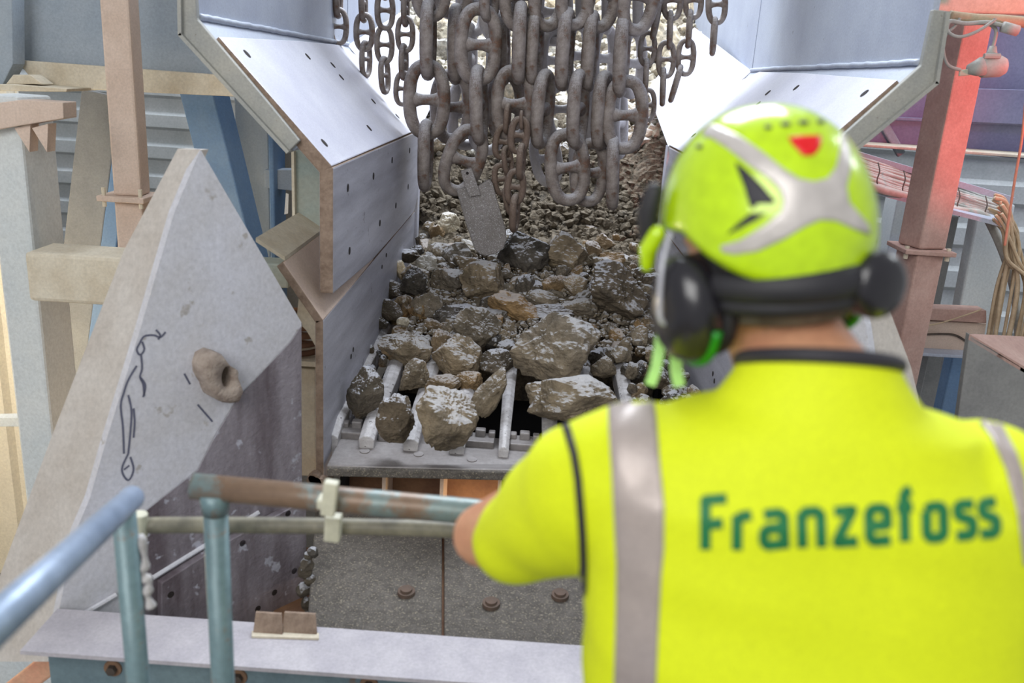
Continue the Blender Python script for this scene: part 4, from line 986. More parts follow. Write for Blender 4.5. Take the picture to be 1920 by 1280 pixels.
# braces
post('diagonal_brace', (196, 175), (130, 720), .22, .1, 5.0, m_grey, 'wide dark grey diagonal brace behind the tan column', 'brace', ya=5.2, yb=5.0)
post('diagonal_brace', (232, 300), (165, 800), .09, .1, 4.9, m_blue, 'narrow blue diagonal brace glimpsed beside the dark grey brace', 'brace')
bb = thing('diagonal_brace', 'bright blue diagonal brace running down behind the cheek tip', 'brace', PY(420, 300, 5.0))
post('box_section', (370, 120), (480, 560), .2, .16, 4.9, m_blue, '', parent=bb, yawd=-12)
bc = thing('steel_column', 'blue column with a bolted cross piece near the hopper', 'column', PY(500, 300, 5.5))
column('shaft', 488, 320, 5.5, .2, .3, -1.8, 3.6, m_bluegrey, '', parent=bc)
column('flange', 520, 320, 5.3, .03, .25, -1.8, 3.6, m_blue, '', parent=bc)
quadslab([(496, 318), (552, 318), (552, 358), (496, 352)], 5.25, .1, m_bluegrey, 'cross_piece', bc)
column('steel_column', 575, 350, 5.9, .25, .2, -1.8, 3.6, m_grey, 'shadowed grey column glimpsed beside the carrier plate')
bm = newprism([PY(x, y, 5.0) for x, y in ((536, 362), (541, 364), (540, 400), (533, 402))], (0, .004, 0))
tag(obj('paper_notice', bm, m_paper), 'small white paper notice on the column by the carrier plate', 'notice')
# cream battens at the lower left and orange strut
post('steel_strut', (20, 1300), (112, 1228), .07, .03, 2.3, mat('orange_strut_paint', srgb(214, 150, 122), srgb(196, 160, 130), .5, 9, .7), 'salmon orange strut at the bottom left corner', 'strut')
quadslab([(-80, 785), (38, 782), (38, 800), (-80, 800)], 4.0, .06, m_white, 'rail_tmp'); tag(bpy.data.objects['rail_tmp'], 'white horizontal girt at the far left edge', 'girt'); bpy.data.objects['rail_tmp'].name = 'wall_girt'
bpy.data.objects['wall_girt'].name = 'girt'
quadslab([(-200, 1236), (112, 1222), (150, 1400), (-200, 1500)], 2.9, .04, m_white, 'floor_panel')
tag(bpy.data.objects['floor_panel'], 'white dusty sheet panel low in the bottom left corner', 'panel')

# ------------------------------------------------------------------ steelwork on the right
pn = thing('wall_girder', 'deep violet blue plate girder behind the red column', 'girder', PY(1760, 200, 5.3)); pn.name = 'plate_girder'
quadslab([(1480, 20), (2060, 40), (2060, 312), (1480, 256)], 5.3, .03, m_panel, 'web', pn)
quadslab([(1540, 213), (2060, 236), (2060, 242), (1540, 219)], 5.24, .06, m_panel, 'stiffener_ledge', pn)
quadslab([(1800, 165), (2060, 172), (2060, 240), (1800, 228)], 5.2, .04, m_panel, 'lower_plate', pn)
quadslab([(1500, 262), (2060, 300), (2060, 306), (1500, 267)], 5.0, .3, m_cream, 'bottom_flange', pn)
post('flat_brace', (1610, 150), (1690, 290), .05, .03, 5.286, m_bluegrey, 'thin grey flat brace crossing the violet girder', 'brace')
post('steel_beam', (1640, -2), (2040, 6), .09, .1, 3.9, m_cream, 'tan dusty beam across the top right corner', 'beam', yawd=90)
post('steel_beam', (1640, 14), (1800, 20), .03, .05, 4.2, m_hopper, 'pale sheet edge above the red column top', 'beam', yawd=90)
tag(quadslab([(1668, 24), (1770, 22), (1768, 30), (1725, 32)], 4.0, .2, m_tan, 'shelf_plate'), 'short tan plate end sticking out left of the red column top', 'plate')
# red lit column
c0 = PY(1770, 250, 3.9); zs = PY(1720, 466, 3.9).z
rc = thing('steel_column', 'dusty column bathed in red light with a splice plate, right of the helmet', 'column', (c0.x, 3.9, -1.8))
for nm, z0, z1 in (('upper_shaft', zs+.012, PY(1800, 36, 3.9).z), ('lower_shaft', -1.8, zs-.012)):
    bm = bmesh.new(); member(bm, (c0.x, 3.9, z0), (c0.x, 3.9, z1), .14, .14, Vector((1, .33, 0))); obj(nm, bm, m_redc, rc, bevel=.008)
bm = bmesh.new(); box(bm, (c0.x, 3.9, zs), (.22, .22, .02)); obj('splice_plate', bm, m_redc, rc, bevel=.004)
for dx in (-.09, .09):
    bm = bmesh.new(); tube(bm, [(c0.x+dx, 3.83, zs-.035), (c0.x+dx, 3.83, zs+.02)], .01, 8); obj('splice_bolt', bm, m_cream, rc)
# socket and cables at the top right
def cable(name, pts, Y, r, m, label=None, cat='cable', parent=None, group=None, dy=0):
    P = [PY(p[0], p[1], Y+(p[2] if len(p) > 2 else 0)) for p in pts]
    bm = bmesh.new(); tube(bm, smoothpts(P, 7), r, 8); o = obj(name, bm, m, parent, smooth=True)
    if label: tag(o, label, cat, group)
    return o
so = thing('power_coupler', 'dusty grey plug and socket coupler hanging by its cable in front of the red column', 'socket', PY(1850, 128, 3.6))
a, b = PY(1838, 126, 3.6), PY(1884, 124, 3.6)
bm = bmesh.new(); tube(bm, [a, a+(b-a)*.1, a+(b-a)*.8, b], [.034, .04, .04, .03], 18); obj('socket_body', bm, m_cable, so, smooth=True)
bm = bmesh.new(); tube(bm, [PY(1842, 124, 3.58), PY(1830, 128, 3.58), PY(1815, 130, 3.58)], [.036, .03, .018], 14); obj('plug', bm, m_cable, so, smooth=True)
bm = bmesh.new(); tube(bm, [PY(1858, 108, 3.6), PY(1860, 98, 3.6), PY(1862, 86, 3.6)], [.03, .018, .012], 12); obj('cable_gland', bm, m_cable, so, smooth=True)
bm = bmesh.new(); tube(bm, [PY(1845, 105, 3.57), PY(1875, 105, 3.57)], .01, 8); obj('latch', bm, m_cable, so)
quadslab([(1800, 131), (1821, 129), (1821, 141), (1798, 143)], 3.58, .01, m_clip, 'tag_label', so)
cable('cable', [(1801, 131), (1778, 122), (1769, 95), (1772, 68), (1792, 48), (1800, 34)], 3.58, .006, m_cable, 'thin grey cable looping left from the plug of the coupler')
cable('cable', [(1862, 88), (1868, 60), (1860, 48), (1846, 44)], 3.6, .007, m_cable, 'thin grey cable rising from the coupler to the beam')
cable('cable', [(1775, 50), (1780, 62), (1800, 69), (1830, 60), (1862, 40), (1866, 34)], 3.55, .006, m_cable, 'slack grey cable looped below the cable tray at the top right')
cable('cable', [(1775, 52), (1782, 40), (1810, 44), (1850, 42), (1880, 48), (1905, 56)], 3.57, .008, m_cable, 'thicker grey cable lying along the beam at the top right')
bm = bmesh.new(); tube(bm, [PY(1880, 50, 3.55), PY(1908, 58, 3.55)], .02, 10); tag(obj('cable_connector', bm, m_cable, smooth=True), 'small grey inline connector at the top right edge', 'connector')
cable('bundled_cable', [(1780, 30), (1830, 36), (1880, 38), (1960, 46)], 3.6, .02, m_cablet, 'thick tan cable bundle tied under the top right beam')
# cable tray running down to the right
tr = thing('cable_tray', 'sloping cable tray packed with tied grey cables on the right', 'cable tray', PY(1760, 360, 4.6))
TA, TB = (1560, 272), (1880, 372)
a, b = PY(TA[0], TA[1]+62, 4.75), PY(TB[0], TB[1]+44, 4.45)
bm = bmesh.new(); member(bm, a, b, .02, .3, Vector((0, 0, 1))); obj('tray_bed', bm, m_hopper, tr)
bm = bmesh.new(); member(bm, PY(1560, 275, 4.9), PY(1900, 375, 4.6), .03, .03, Vector((0, 0, 1))); obj('tray_rail', bm, m_hopper, tr)
rn = random.Random(3)
for k in range(13):
    f = k/12; oy = 8+f*50
    pts = []
    for q in range(9):
        t = q/8; x = TA[0]+(TB[0]-TA[0])*t; y = TA[1]+(TB[1]-TA[1])*t+oy*(1-.12*t)+rn.uniform(-2.4, 2.4)
        pts.append((x, y, -.12*t+.35*(1-f)*.3))
    P = [PY(p[0], p[1], 4.72+p[2]-.05*f) for p in pts]
    bm = bmesh.new(); tube(bm, smoothpts(P, 4), .0085+rn.random()*.003, 8); obj('cable', bm, m_cable, tr, smooth=True)
for t in (.12, .27, .42, .6, .74, .9):
    x = TA[0]+(TB[0]-TA[0])*t; y = TA[1]+(TB[1]-TA[1])*t
    bm = bmesh.new(); tube(bm, smoothpts([PY(x, y+6, 4.66-.12*t), PY(x+3, y+22, 4.62-.12*t), PY(x-2, y+40, 4.6-.12*t), PY(x+2, y+60, 4.62-.12*t)], 4), .0035, 6); obj('cable_tie', bm, m_bolt, tr)
# conduit below tray
cable('conduit', [(1560, 318, .1), (1640, 352), (1700, 368), (1780, 392), (1840, 402), (1862, 430), (1890, 500), (1905, 570), (1912, 680)], 4.5, .021, m_cable, 'thick grey corrugated conduit bending downward under the cable tray', 'conduit')
# bundle of cables turning down at the right edge
for k in range(16):
    x = 1850+k*5.5+rn.uniform(-3, 3)
    cable('cable', [(1860+rn.uniform(-8, 20), 365+k*3.2), (1885+rn.uniform(-8, 8), 380+k*4+rn.uniform(-5, 5)), (1900+rn.uniform(-12, 16), 440+k*4), (x+22+rn.uniform(-6, 6), 540), (x+rn.uniform(-4, 4), 660)], 4.35+rn.uniform(-.1, .1), .0075+rn.random()*.004,
          m_cablet, 'tan dusty cable in the bundle dropping down the right edge', 'cable', group='cables dropping down the right edge')
cable('hanging_wire', [(1924, 180), (1916, 260), (1904, 330), (1893, 400), (1884, 460)], 3.5, .005, mat('orange_wire', srgb(226, 140, 116), None, rough=.5, bump=0), 'thin orange red wire hanging at the right edge', 'wire')
cable('cable', [(1716, 614), (1760, 606), (1800, 594), (1840, 580)], 4.42, .004, m_cablet, 'thin sagging wire above the pink cross beam', 'cable')
cable('cable', [(1716, 628), (1760, 626), (1790, 628), (1812, 640)], 4.53, .006, m_bolt, 'dark thin hose lying over the cross beam', 'hose')
# pale columns and beams on the right
column('steel_column', 1690, 420, 5.9, .2, .2, -1.8, PY(1690, 330, 5.9).z, m_white, 'pale blue white column left of the red column')
bm = bmesh.new(); member(bm, PY(1862, 380, 5.0), PY(1800, 700, 5.0), .2, .1, Vector((1, 0, 0)))
tag(obj('diagonal_brace', bm, m_white, bevel=.01), 'pale blue slanted strut right of the red column', 'brace')
column('steel_column', 1735, 560, 5.2, .14, .12, -1.8, PY(1750, 400, 5.2).z, m_grey, 'grey column directly behind the red column')
xb = thing('cross_beam', 'pinkish dusty cross beam low on the right behind the shoulder', 'beam', PY(1770, 620, 4.4))
quadslab([(1700, 576), (1850, 582), (1850, 606), (1700, 598)], 4.5, .1, m_redc, 'top_flange', xb)
quadslab([(1700, 600), (1850, 606), (1840, 668), (1700, 662)], 4.55, .05, m_tan, 'web', xb)
quadslab([(1700, 660), (1840, 668), (1840, 674), (1700, 666)], 4.45, .15, m_hopper, 'bottom_flange', xb)
column('steel_column', 1790, 720, 4.8, .14, .1, -1.8, PY(1790, 660, 4.8).z, m_blue, 'light blue column stub under the pink cross beam')
column('steel_column', 1745, 720, 5.3, .26, .1, -1.8, PY(1745, 655, 5.3).z, m_grey, 'dark grey column stub under the cross beam beside the cheek')
# grey hopper box at the right edge with reddish top
hb_ = thing('steel_box', 'grey sloped steel box with a pinkish top at the right edge', 'hopper', PY(1860, 760, 3.0))
quadslab([(1818, 626), (1925, 692), (2010, 740), (2010, 960), (1780, 900)], 2.9, .03, m_grey, 'front_sheet', hb_)
tp = [PY(1818, 626, 2.9), PY(2010, 740, 2.9), PY(2100, 640, 3.9), PY(1830, 626, 3.9)]
obj('top_sheet', newprism(tp, (0, 0, -.02)), m_redc, hb_)
# ------------------------------------------------------------------ walkway edge beam and guard rail
bt = PY(300, 1150, 2.15).z
be = thing('edge_beam', 'wide dust covered steel beam along the platform edge with bolts on its side', 'beam', (0, 2.1, bt-.3))
za = PZ(60, 1140, bt); zb = PZ(1080, 1206, bt); zc = PZ(35, 1222, bt); zd_ = PZ(1080, 1291, bt)
yb1, yb0 = (za.y+zb.y)/2, (zc.y+zd_.y)/2
bm = bmesh.new(); box(bm, (0.2, (yb0+yb1)/2, bt-.006), (3.4, yb1-yb0, .012))
for v in bm.verts:
    if v.co.x < 0: v.co.x = zc.x if v.co.y < (yb0+yb1)/2 else zc.x
obj('top_flange', bm, m_beam, be)
bm = bmesh.new(); box(bm, (0.3, (yb0+yb1)/2, bt-.16), (3.1, .014, .29)); obj('web', bm, m_beamw, be)
bm = bmesh.new(); box(bm, (0.3, (yb0+yb1)/2, bt-.3), (3.1, yb1-yb0, .012)); obj('bottom_flange', bm, m_beamw, be)
zw = plane((0, (yb0+yb1)/2-.008, 0), (1, (yb0+yb1)/2-.008, 0), (0, (yb0+yb1)/2-.008, 1))
for (x, y) in ((212, 1252), (447, 1268), (692, 1282)):
    c = PP(x, y, *zw)
    bm = bmesh.new(); disc_on(bm, c, (0, -1, 0), .026, .004, 20); obj('washer', bm, mat('rust_stain', srgb(134, 104, 80), srgb(110, 84, 66), .5, 30, .8, 0, .2, 60), be)
    bm = bmesh.new(); disc_on(bm, c+Vector((0, -.004, 0)), (0, -1, 0), .015, .014, 6); obj('bolt_head', bm, m_bolt, be)
# T-shaped clips lying on the flange
cl = thing('beam_clip', 'rusty pair of small angle clips lying on the beam flange', 'clip', PZ(535, 1190, bt))
for x0, x1 in ((474, 530), (528, 594)):
    a = PZ(x0, 1190, bt); b = PZ(x1, 1194, bt); h = Vector((0, .03, .052))
    obj('angle', newprism([a, b, b+h+Vector((-.012, 0, 0)), a+h+Vector((.0, 0, 0))], (0, .008, 0)), m_edge, cl)
obj('base_strip', newprism([PZ(472, 1192, bt+.006), PZ(598, 1196, bt+.006), PZ(598, 1186, bt+.006), PZ(472, 1182, bt+.006)], (0, 0, -.006)), m_cream, cl)

def pipe(name, pts, r, m, parent=None, seg=20):
    bm = bmesh.new(); tube(bm, pts, r, seg); return obj(name, bm, m, parent, smooth=True)
YR = 1.46
gr = thing('guard_rail', 'worn green tubular guard rail with rusty top pipe, nearer of the two rail sections', 'guard rail', PY(405, 1280, YR))
gr['label'] = 'worn green tubular guard rail with a rusty top pipe the worker leans on'
A = PY(362, 911, YR); B = PY(875, 958, YR); dd = (B-A).normalized(); B2 = A+dd*1.35
r_top = .0245
pipe('top_pipe', [A, A+dd*.3, A+dd*.7, B2], r_top, m_railt, gr)
P0 = PY(403, 930, YR+.0)
pipe('post', [Vector((P0.x, P0.y, P0.z-.01)), Vector((P0.x, P0.y, .0))], .0225, m_rail, gr)
pipe('post', [Vector((A+dd*1.28)), Vector((A+dd*1.28)*1)-Vector((0, 0, (A+dd*1.28).z))], .0225, m_rail, gr)
bm = bmesh.new(); tube(bm, [Vector((P0.x, P0.y, P0.z+.008)), Vector((P0.x, P0.y, P0.z-.035))], [.029, .0235], 18); obj('weld_collar', bm, m_rail, gr, smooth=True)
g2 = thing('guard_rail', 'pale blue worn tubular rail slanting toward the viewer at the lower left', 'guard rail', PY(240, 1280, 1.4))
a = PY(246, 934, 1.42); b = PY(-150, 1300, .64)
pipe('slanting_pipe', [a, a+(b-a)*.5, b], .0225, m_railb, g2)
bm = bmesh.new(); bmesh.ops.create_uvsphere(bm, u_segments=20, v_segments=12, radius=.0226)
bmesh.ops.translate(bm, verts=bm.verts, vec=a); obj('end_cap', bm, m_railb, g2, smooth=True)
p = PY(238, 985, 1.43)
pipe('post', [Vector((p.x-.004, p.y, p.z+.03)), Vector((p.x+.004, p.y, 0))], .0215, m_rail, g2)
# hose running along the rail and its plastic clips
h = [PY(256, 985, 1.56), PY(340, 984, 1.56), PY(430, 984, 1.56), PY(620, 986, 1.56), PY(790, 990, 1.56), PY(860, 994, 1.56), PY(1000, 1004, 1.56)]
bm = bmesh.new(); tube(bm, smoothpts(h, 6), .0165, 16)
tag(obj('conduit_pipe', bm, m_hose, smooth=True), 'dusty blotched conduit running just behind the guard rail', 'conduit')
def clip(px, py0, py1, label, w_=.016):
    t = thing('pipe_clip', label, 'clip', PY(px, py1, 1.45))
    bm = bmesh.new(); a, b = PY(px+4, py0, 1.42), PY(px-3, py0+62, 1.42)
    member(bm, a, b, w_*1.6, .02); obj('upper_strap', bm, m_clip, t, bevel=.003)
    bm = bmesh.new(); c = PY(px-2, py0+34, 1.44); box(bm, c, (w_*2.1, .05, .02)); obj('saddle', bm, m_clip, t, bevel=.004)
    bm = bmesh.new(); a, b = PY(px+8, py0+62, 1.53), PY(px+6, py1, 1.53)
    member(bm, a, b, w_*1.9, .03); obj('lower_strap', bm, m_clip, t, bevel=.003)
clip(618, 902, 1010, 'cream plastic clip tying the conduit to the top pipe')
bm = bmesh.new(); tube(bm, [PY(262, 962, 1.548), PY(262, 1008, 1.548)], .016, 10); t = tag(obj('pipe_clip', bm, m_clip, bevel=.003), 'cream plastic clip at the left end of the conduit', 'clip')
bm = bmesh.new(); tube(bm, smoothpts([PY(262, 1004, 1.44), PY(272, 1050, 1.44), PY(268, 1075, 1.44), PY(280, 1092, 1.44), PY(276, 1112, 1.44), PY(284, 1138, 1.44)], 5), [.008+.003*math.sin(i*1.1) for i in range(26)], 10)
tag(obj('frayed_rope', bm, mat('white_rope', srgb(200, 196, 196), srgb(180, 178, 180), .5, 40, .9, 0, .4, 100), smooth=True), 'knotted off-white rope end hanging behind the left rail post', 'rope')
# ------------------------------------------------------------------ the worker
m_skin = mat('skin', srgb(208, 156, 122), srgb(194, 136, 106), .5, 12, .5, 0, .08, 120)
m_hi = mat('hi_vis_yellow_fabric', (.70, .80, .003), (.67, .77, .003), .4, 4, .75, 0, .06, 300)
m_tape = mat('grey_reflective_tape', srgb(176, 164, 158), srgb(160, 150, 148), .5, 6, .4, .2, .1, 200)
m_pipe = mat('black_piping', srgb(40, 38, 46), None, rough=.6, bump=0)
m_helm = mat('yellow_green_helmet_shell', (.50, .74, .004), None, rough=.25, bump=0, coat=.5)
m_silver = mat('silver_sticker', srgb(196, 190, 186), None, rough=.3, metal=.2, bump=0)
m_redt = mat('red_sticker', srgb(222, 22, 30), None, rough=.3, bump=0)
m_blk = mat('black_plastic', srgb(30, 28, 34), None, rough=.28, bump=0, coat=.3)
m_blkm = mat('black_rubber', srgb(38, 37, 42), None, rough=.6, bump=0)
m_greenp = mat('green_plastic', srgb(20, 130, 20), None, rough=.4, bump=0)
m_hair = mat('short_grey_hair', srgb(96, 84, 74), srgb(150, 140, 128), .8, 60, .9, 0, .6, 300)
m_strap = mat('pale_green_webbing', srgb(176, 224, 150), None, rough=.6, bump=0)
m_trou = mat('dark_work_trousers', srgb(44, 48, 60), None, rough=.85, bump=0)
m_boot = mat('brown_work_boots', srgb(70, 54, 40), None, rough=.7, bump=0)
m_ink = mat('dark_green_print', srgb(18, 112, 62), None, rough=.6, bump=0)
m_eye = mat('eye_white', srgb(235, 232, 226), None, rough=.2, bump=0)

def loft(bm, rings, cap=True):
    R_ = [[bm.verts.new(p) for p in r_] for r_ in rings]; n = len(R_[0])
    for i in range(len(R_)-1):
        for k in range(n): bm.faces.new((R_[i][k], R_[i][(k+1) % n], R_[i+1][(k+1) % n], R_[i+1][k]))
    if cap: bm.faces.new(list(reversed(R_[0]))); bm.faces.new(R_[-1])
def ell(c, rx, ry, e=.85, n=40, yaw=0):
    out = []
    for k in range(n):
        t = 2*math.pi*k/n; x = rx*math.copysign(abs(math.cos(t))**e, math.cos(t)); y = ry*math.copysign(abs(math.sin(t))**e, math.sin(t))
        out.append(Vector(c)+Vector((x*math.cos(yaw)-y*math.sin(yaw), x*math.sin(yaw)+y*math.cos(yaw), 0)))
    return out
def limb(bm, pts, rad, n=20):
    """closed tapering limb with rounded ends"""
    P = [Vector(p) for p in pts]; d0 = (P[0]-P[1]).normalized(); d1 = (P[-1]-P[-2]).normalized()
    P2 = [P[0]+d0*rad[0]*.9]+[P[0]+d0*rad[0]*.5]+P+[P[-1]+d1*rad[-1]*.5]+[P[-1]+d1*rad[-1]*.9]
    r2 = [rad[0]*.35, rad[0]*.85]+list(rad)+[rad[-1]*.85, rad[-1]*.35]
    tube(bm, P2, r2, n)
def remeshed(bm, voxel, smooth=8, fac=.5):
    me = bpy.data.meshes.new('tmp'); bmesh.ops.recalc_face_normals(bm, faces=bm.faces); bm.to_mesh(me); bm.free()
    o = bpy.data.objects.new('tmp', me); C.objects.link(o)
    r_ = o.modifiers.new('r', 'REMESH'); r_.mode = 'VOXEL'; r_.voxel_size = voxel
    s_ = o.modifiers.new('s', 'SMOOTH'); s_.iterations = smooth; s_.factor = fac
    dg = bpy.context.evaluated_depsgraph_get(); dg.update()
    me2 = bpy.data.meshes.new_from_object(o.evaluated_get(dg))
    bpy.data.objects.remove(o); bpy.data.meshes.remove(me)
    return me2
def mobj(name, me, m, parent):
    me.materials.clear(); me.materials.append(m)
    for p in me.polygons: p.use_smooth = True
    me.name = name
    o = bpy.data.objects.new(name, me); link(o, parent); po = wloc(parent)
    for v in me.vertices: v.co -= po
    return o
def bvh_world(o):
    off = wloc(o); me = o.data
    return BVHTree.FromPolygons([v.co+off for v in me.vertices], [list(p.vertices) for p in me.polygons])
def sub_long(bm, maxlen):
    for _ in range(9):
        e = [x for x in bm.edges if x.calc_length() > maxlen]
        if not e: break
        bmesh.ops.subdivide_edges(bm, edges=e, cuts=1, use_grid_fill=False)
        bmesh.ops.triangulate(bm, faces=[f for f in bm.faces if len(f.verts) > 3])
def decal(name, polys, bvh, m, parent, off=.002, step=14, thick=.0012):
    """polygons given on the photo frame, laid onto the curved surface they belong to as a thin film"""
    bm = bmesh.new()
    for poly in polys:
        f = bm.faces.new([bm.verts.new((x, y, 0)) for x, y in poly])
    bmesh.ops.triangulate(bm, faces=bm.faces[:]); sub_long(bm, step)
    bad = []
    for v in bm.verts:
        d = ray(v.co.x, v.co.y).normalized(); h = bvh.ray_cast(CAM, d)
        if h[0] is None: bad.append(v); continue
        n = h[1] if h[1].dot(d) < 0 else -h[1]
        v.co = h[0]+n*off
    bmesh.ops.delete(bm, geom=bad, context='VERTS')
    bm.normal_update()
    bmesh.ops.recalc_face_normals(bm, faces=bm.faces)
    g = bmesh.ops.extrude_face_region(bm, geom=bm.faces[:])
    for v in [x for x in g['geom'] if isinstance(x, bmesh.types.BMVert)]:
        d = (v.co-CAM).normalized(); v.co += d*thick
    bmesh.ops.recalc_face_normals(bm, faces=bm.faces)
    return obj(name, bm, m, parent, smooth=True)
def stroke_polys(pts, w_):
    """a thick pen stroke as overlapping quads and round joints"""
    out = []
    for (x0, y0), (x1, y1) in zip(pts, pts[1:]):
        dx, dy = x1-x0, y1-y0; l = math.hypot(dx, dy) or 1; nx_, ny_ = -dy/l*w_/2, dx/l*w_/2
        out.append([(x0+nx_, y0+ny_), (x1+nx_, y1+ny_), (x1-nx_, y1-ny_), (x0-nx_, y0-ny_)])
    for (x, y) in pts[1:-1]:
        out.append([(x+w_/2*math.cos(a*math.pi/4), y+w_/2*math.sin(a*math.pi/4)) for a in range(8)])
    return out

YT = .86
pw = thing('person', 'person seen from behind in yellow hi-vis shirt and helmet leaning on the guard rail', 'person', (PY(1500, 1000, YT).x, YT, 0))
def span(pl, pr, Y=YT):
    a, b = PY(*pl, Y), PY(*pr, Y); return (a.x+b.x)/2, (b.x-a.x)/2, (a.z+b.z)/2
tors = [((1092, 1290), (1895, 1345)), ((1094, 1150), (1918, 1200)), ((1098, 1030), (1935, 1085)), ((1094, 940), (1950, 1000)), ((1092, 870), (1945, 930)), ((1120, 815), (1900, 870))]
rr = []
for pl, pr in tors: rr.append(span(pl, pr))
xc = sum(r_[0] for r_ in rr)/len(rr)
SH = rr[-1][2]
# --- body
bm = bmesh.new()
rings = [ell((xc, YT+.02, z), rx, ry, .9) for z, rx, ry in ((.84, .15, .10), (.92, .175, .115), (1.02, .165, .105))]
rings += [ell((r_[0], YT+.01, r_[2]), r_[1]-.02, .105, .85) for r_ in rr[:4]]
rings += [ell((rr[4][0], YT+.01, rr[4][2]), rr[4][1]-.03, .095, .85), ell((xc, YT+.02, SH), .15, .075, .9), ell((xc-.01, YT+.03, SH+.03), .075, .065, 1)]
loft(bm, rings)
NB = Vector((xc-.005, YT+.025, SH)); HC = PY(1432, 398, 1.0)          # neck base, helmet centre
yaw = R(27); hf = Vector((-math.sin(yaw), math.cos(yaw), -.10)).normalized(); hs = Vector((math.cos(yaw), math.sin(yaw), .13)).normalized(); hf = (hf-hs*hf.dot(hs)).normalized(); hu = hs.cross(hf).normalized()
if hu.z < 0: hu = -hu
HD = HC-hu*.055                                                        # skull centre
limb(bm, [NB+Vector((0, 0, -.03)), NB+Vector((.0, .008, .05)), HD-hu*.10-hf*.02+hs*.012, HD-hu*.04], [.076, .072, .066, .058], 24)
# skull with face
rings = []
for k in range(17):
    t = -1+2*k/16; z = t*.118; s_ = math.sqrt(max(0, 1-t*t))**.85
    jaw = 1 - .26*max(0, -t-.1); w_ = .077*s_*jaw+.001; dp = .097*s_*(1-.12*max(0, -t))+.001
    fwd = .012*max(0, -t)
    rings.append([HD+hu*z+hs*(w_*math.cos(a))+hf*(dp*math.sin(a)+fwd) for a in [2*math.pi*q/32 for q in range(32)]])
loft(bm, rings)
limb(bm, [HD+hf*.088+hu*.012, HD+hf*.104-hu*.022], [.009, .013], 12)    # nose
limb(bm, [HD+hf*.086-hu*.055-hs*.02, HD+hf*.094-hu*.055, HD+hf*.086-hu*.055+hs*.02], [.006, .008, .006], 10)   # lips
limb(bm, [HD+hf*.070-hu*.095-hs*.01, HD+hf*.070-hu*.095+hs*.01], [.022, .022], 14)   # chin
limb(bm, [HD+hf*.082+hu*.022-hs*.045, HD+hf*.094+hu*.026, HD+hf*.082+hu*.022+hs*.045], [.008, .01, .008], 10)  # brow
for sg in (-1, 1):
    limb(bm, [HD+hs*sg*.078+hu*.022-hf*.004, HD+hs*sg*.086+hu*.0-hf*.01, HD+hs*sg*.079-hu*.022], [.010, .013, .009], 12)  # ears
# arms
def hand(bm, wrist, d, nrm, curl=1.0, side=1):
    """palm, four bent fingers of different length and a thumb leaving the side of the palm"""
    d = d.normalized(); nrm = (nrm-d*nrm.dot(d)).normalized(); s_ = d.cross(nrm)*side
    p = [wrist, wrist+d*.045, wrist+d*.085]
    rings = []
    for c, w2, th in ((wrist-d*.01, .026, .02), (wrist+d*.03, .036, .016), (wrist+d*.07, .042, .014), (wrist+d*.092, .040, .012)):
        rings.append([c+s_*(w2*math.cos(a))+nrm*(th*math.sin(a)) for a in [2*math.pi*q/20 for q in range(20)]])
    loft(bm, rings)
    for i, (o_, ln) in enumerate(((-.030, .068), (-.010, .078), (.010, .073), (.029, .058))):
        b = wrist+d*.085+s_*o_; a1 = d*math.cos(.45*curl)-nrm*math.sin(.45*curl); a2 = d*math.cos(1.35*curl)-nrm*math.sin(1.35*curl); a3 = d*math.cos(2.1*curl)-nrm*math.sin(2.1*curl)
        q1 = b+a1*ln*.45; q2 = q1+a2*ln*.32; q3 = q2+a3*ln*.23
        limb(bm, [b, q1, q2, q3], [.0095, .009, .0082, .0075], 10)
    tb = wrist+d*.03-s_*.032; t1 = tb+(d*.6-s_*.6-nrm*.3).normalized()*.035; t2 = t1+(d*.8-s_*.05-nrm*.6).normalized()*.03
    limb(bm, [tb, t1, t2], [.013, .011, .009], 10)
SL_ = Vector((rr[4][0]-rr[4][1]+.055, YT+.01, rr[4][2]-.01)); EL = PY(906, 1004, 1.09)
HL = Vector((xc-.20, YR-.03, 1.135))
SR_ = Vector((rr[4][0]+rr[4][1]-.055, YT+.01, rr[4][2]-.01)); ER = Vector((SR_.x+.13, 1.06, SR_.z-.24)); HR_ = Vector((xc+.16, YR-.03, 1.10))
for S_, E_, H_, sd in ((SL_, EL, HL, 1), (SR_, ER, HR_, -1)):
    limb(bm, [S_, S_+(E_-S_)*.5, E_, E_+(H_-E_)*.3, E_+(H_-E_)*.92], [.056, .05, .044, .043, .027], 22)
    hand(bm, E_+(H_-E_)*.95, (H_-E_), Vector((0, 0, 1)), .95, sd)
body_me = remeshed(bm, .0052, 5, .5)
# --- legs belong to the same body surface (hidden inside trousers and boots)
body = mobj('body', body_me, m_skin, pw)
for sg in (-1, 1):
    bm = bmesh.new(); bmesh.ops.create_uvsphere(bm, u_segments=12, v_segments=8, radius=.011)
    bmesh.ops.translate(bm, verts=bm.verts, vec=HD+hf*.086+hs*sg*.031+hu*.004); ey = obj('eye', bm, m_eye, pw, smooth=True)
    bm = bmesh.new(); disc_on(bm, HD+hf*.0965+hs*sg*.031+hu*.004, hf, .0055, .001, 14); obj('iris', bm, m_trou, ey)
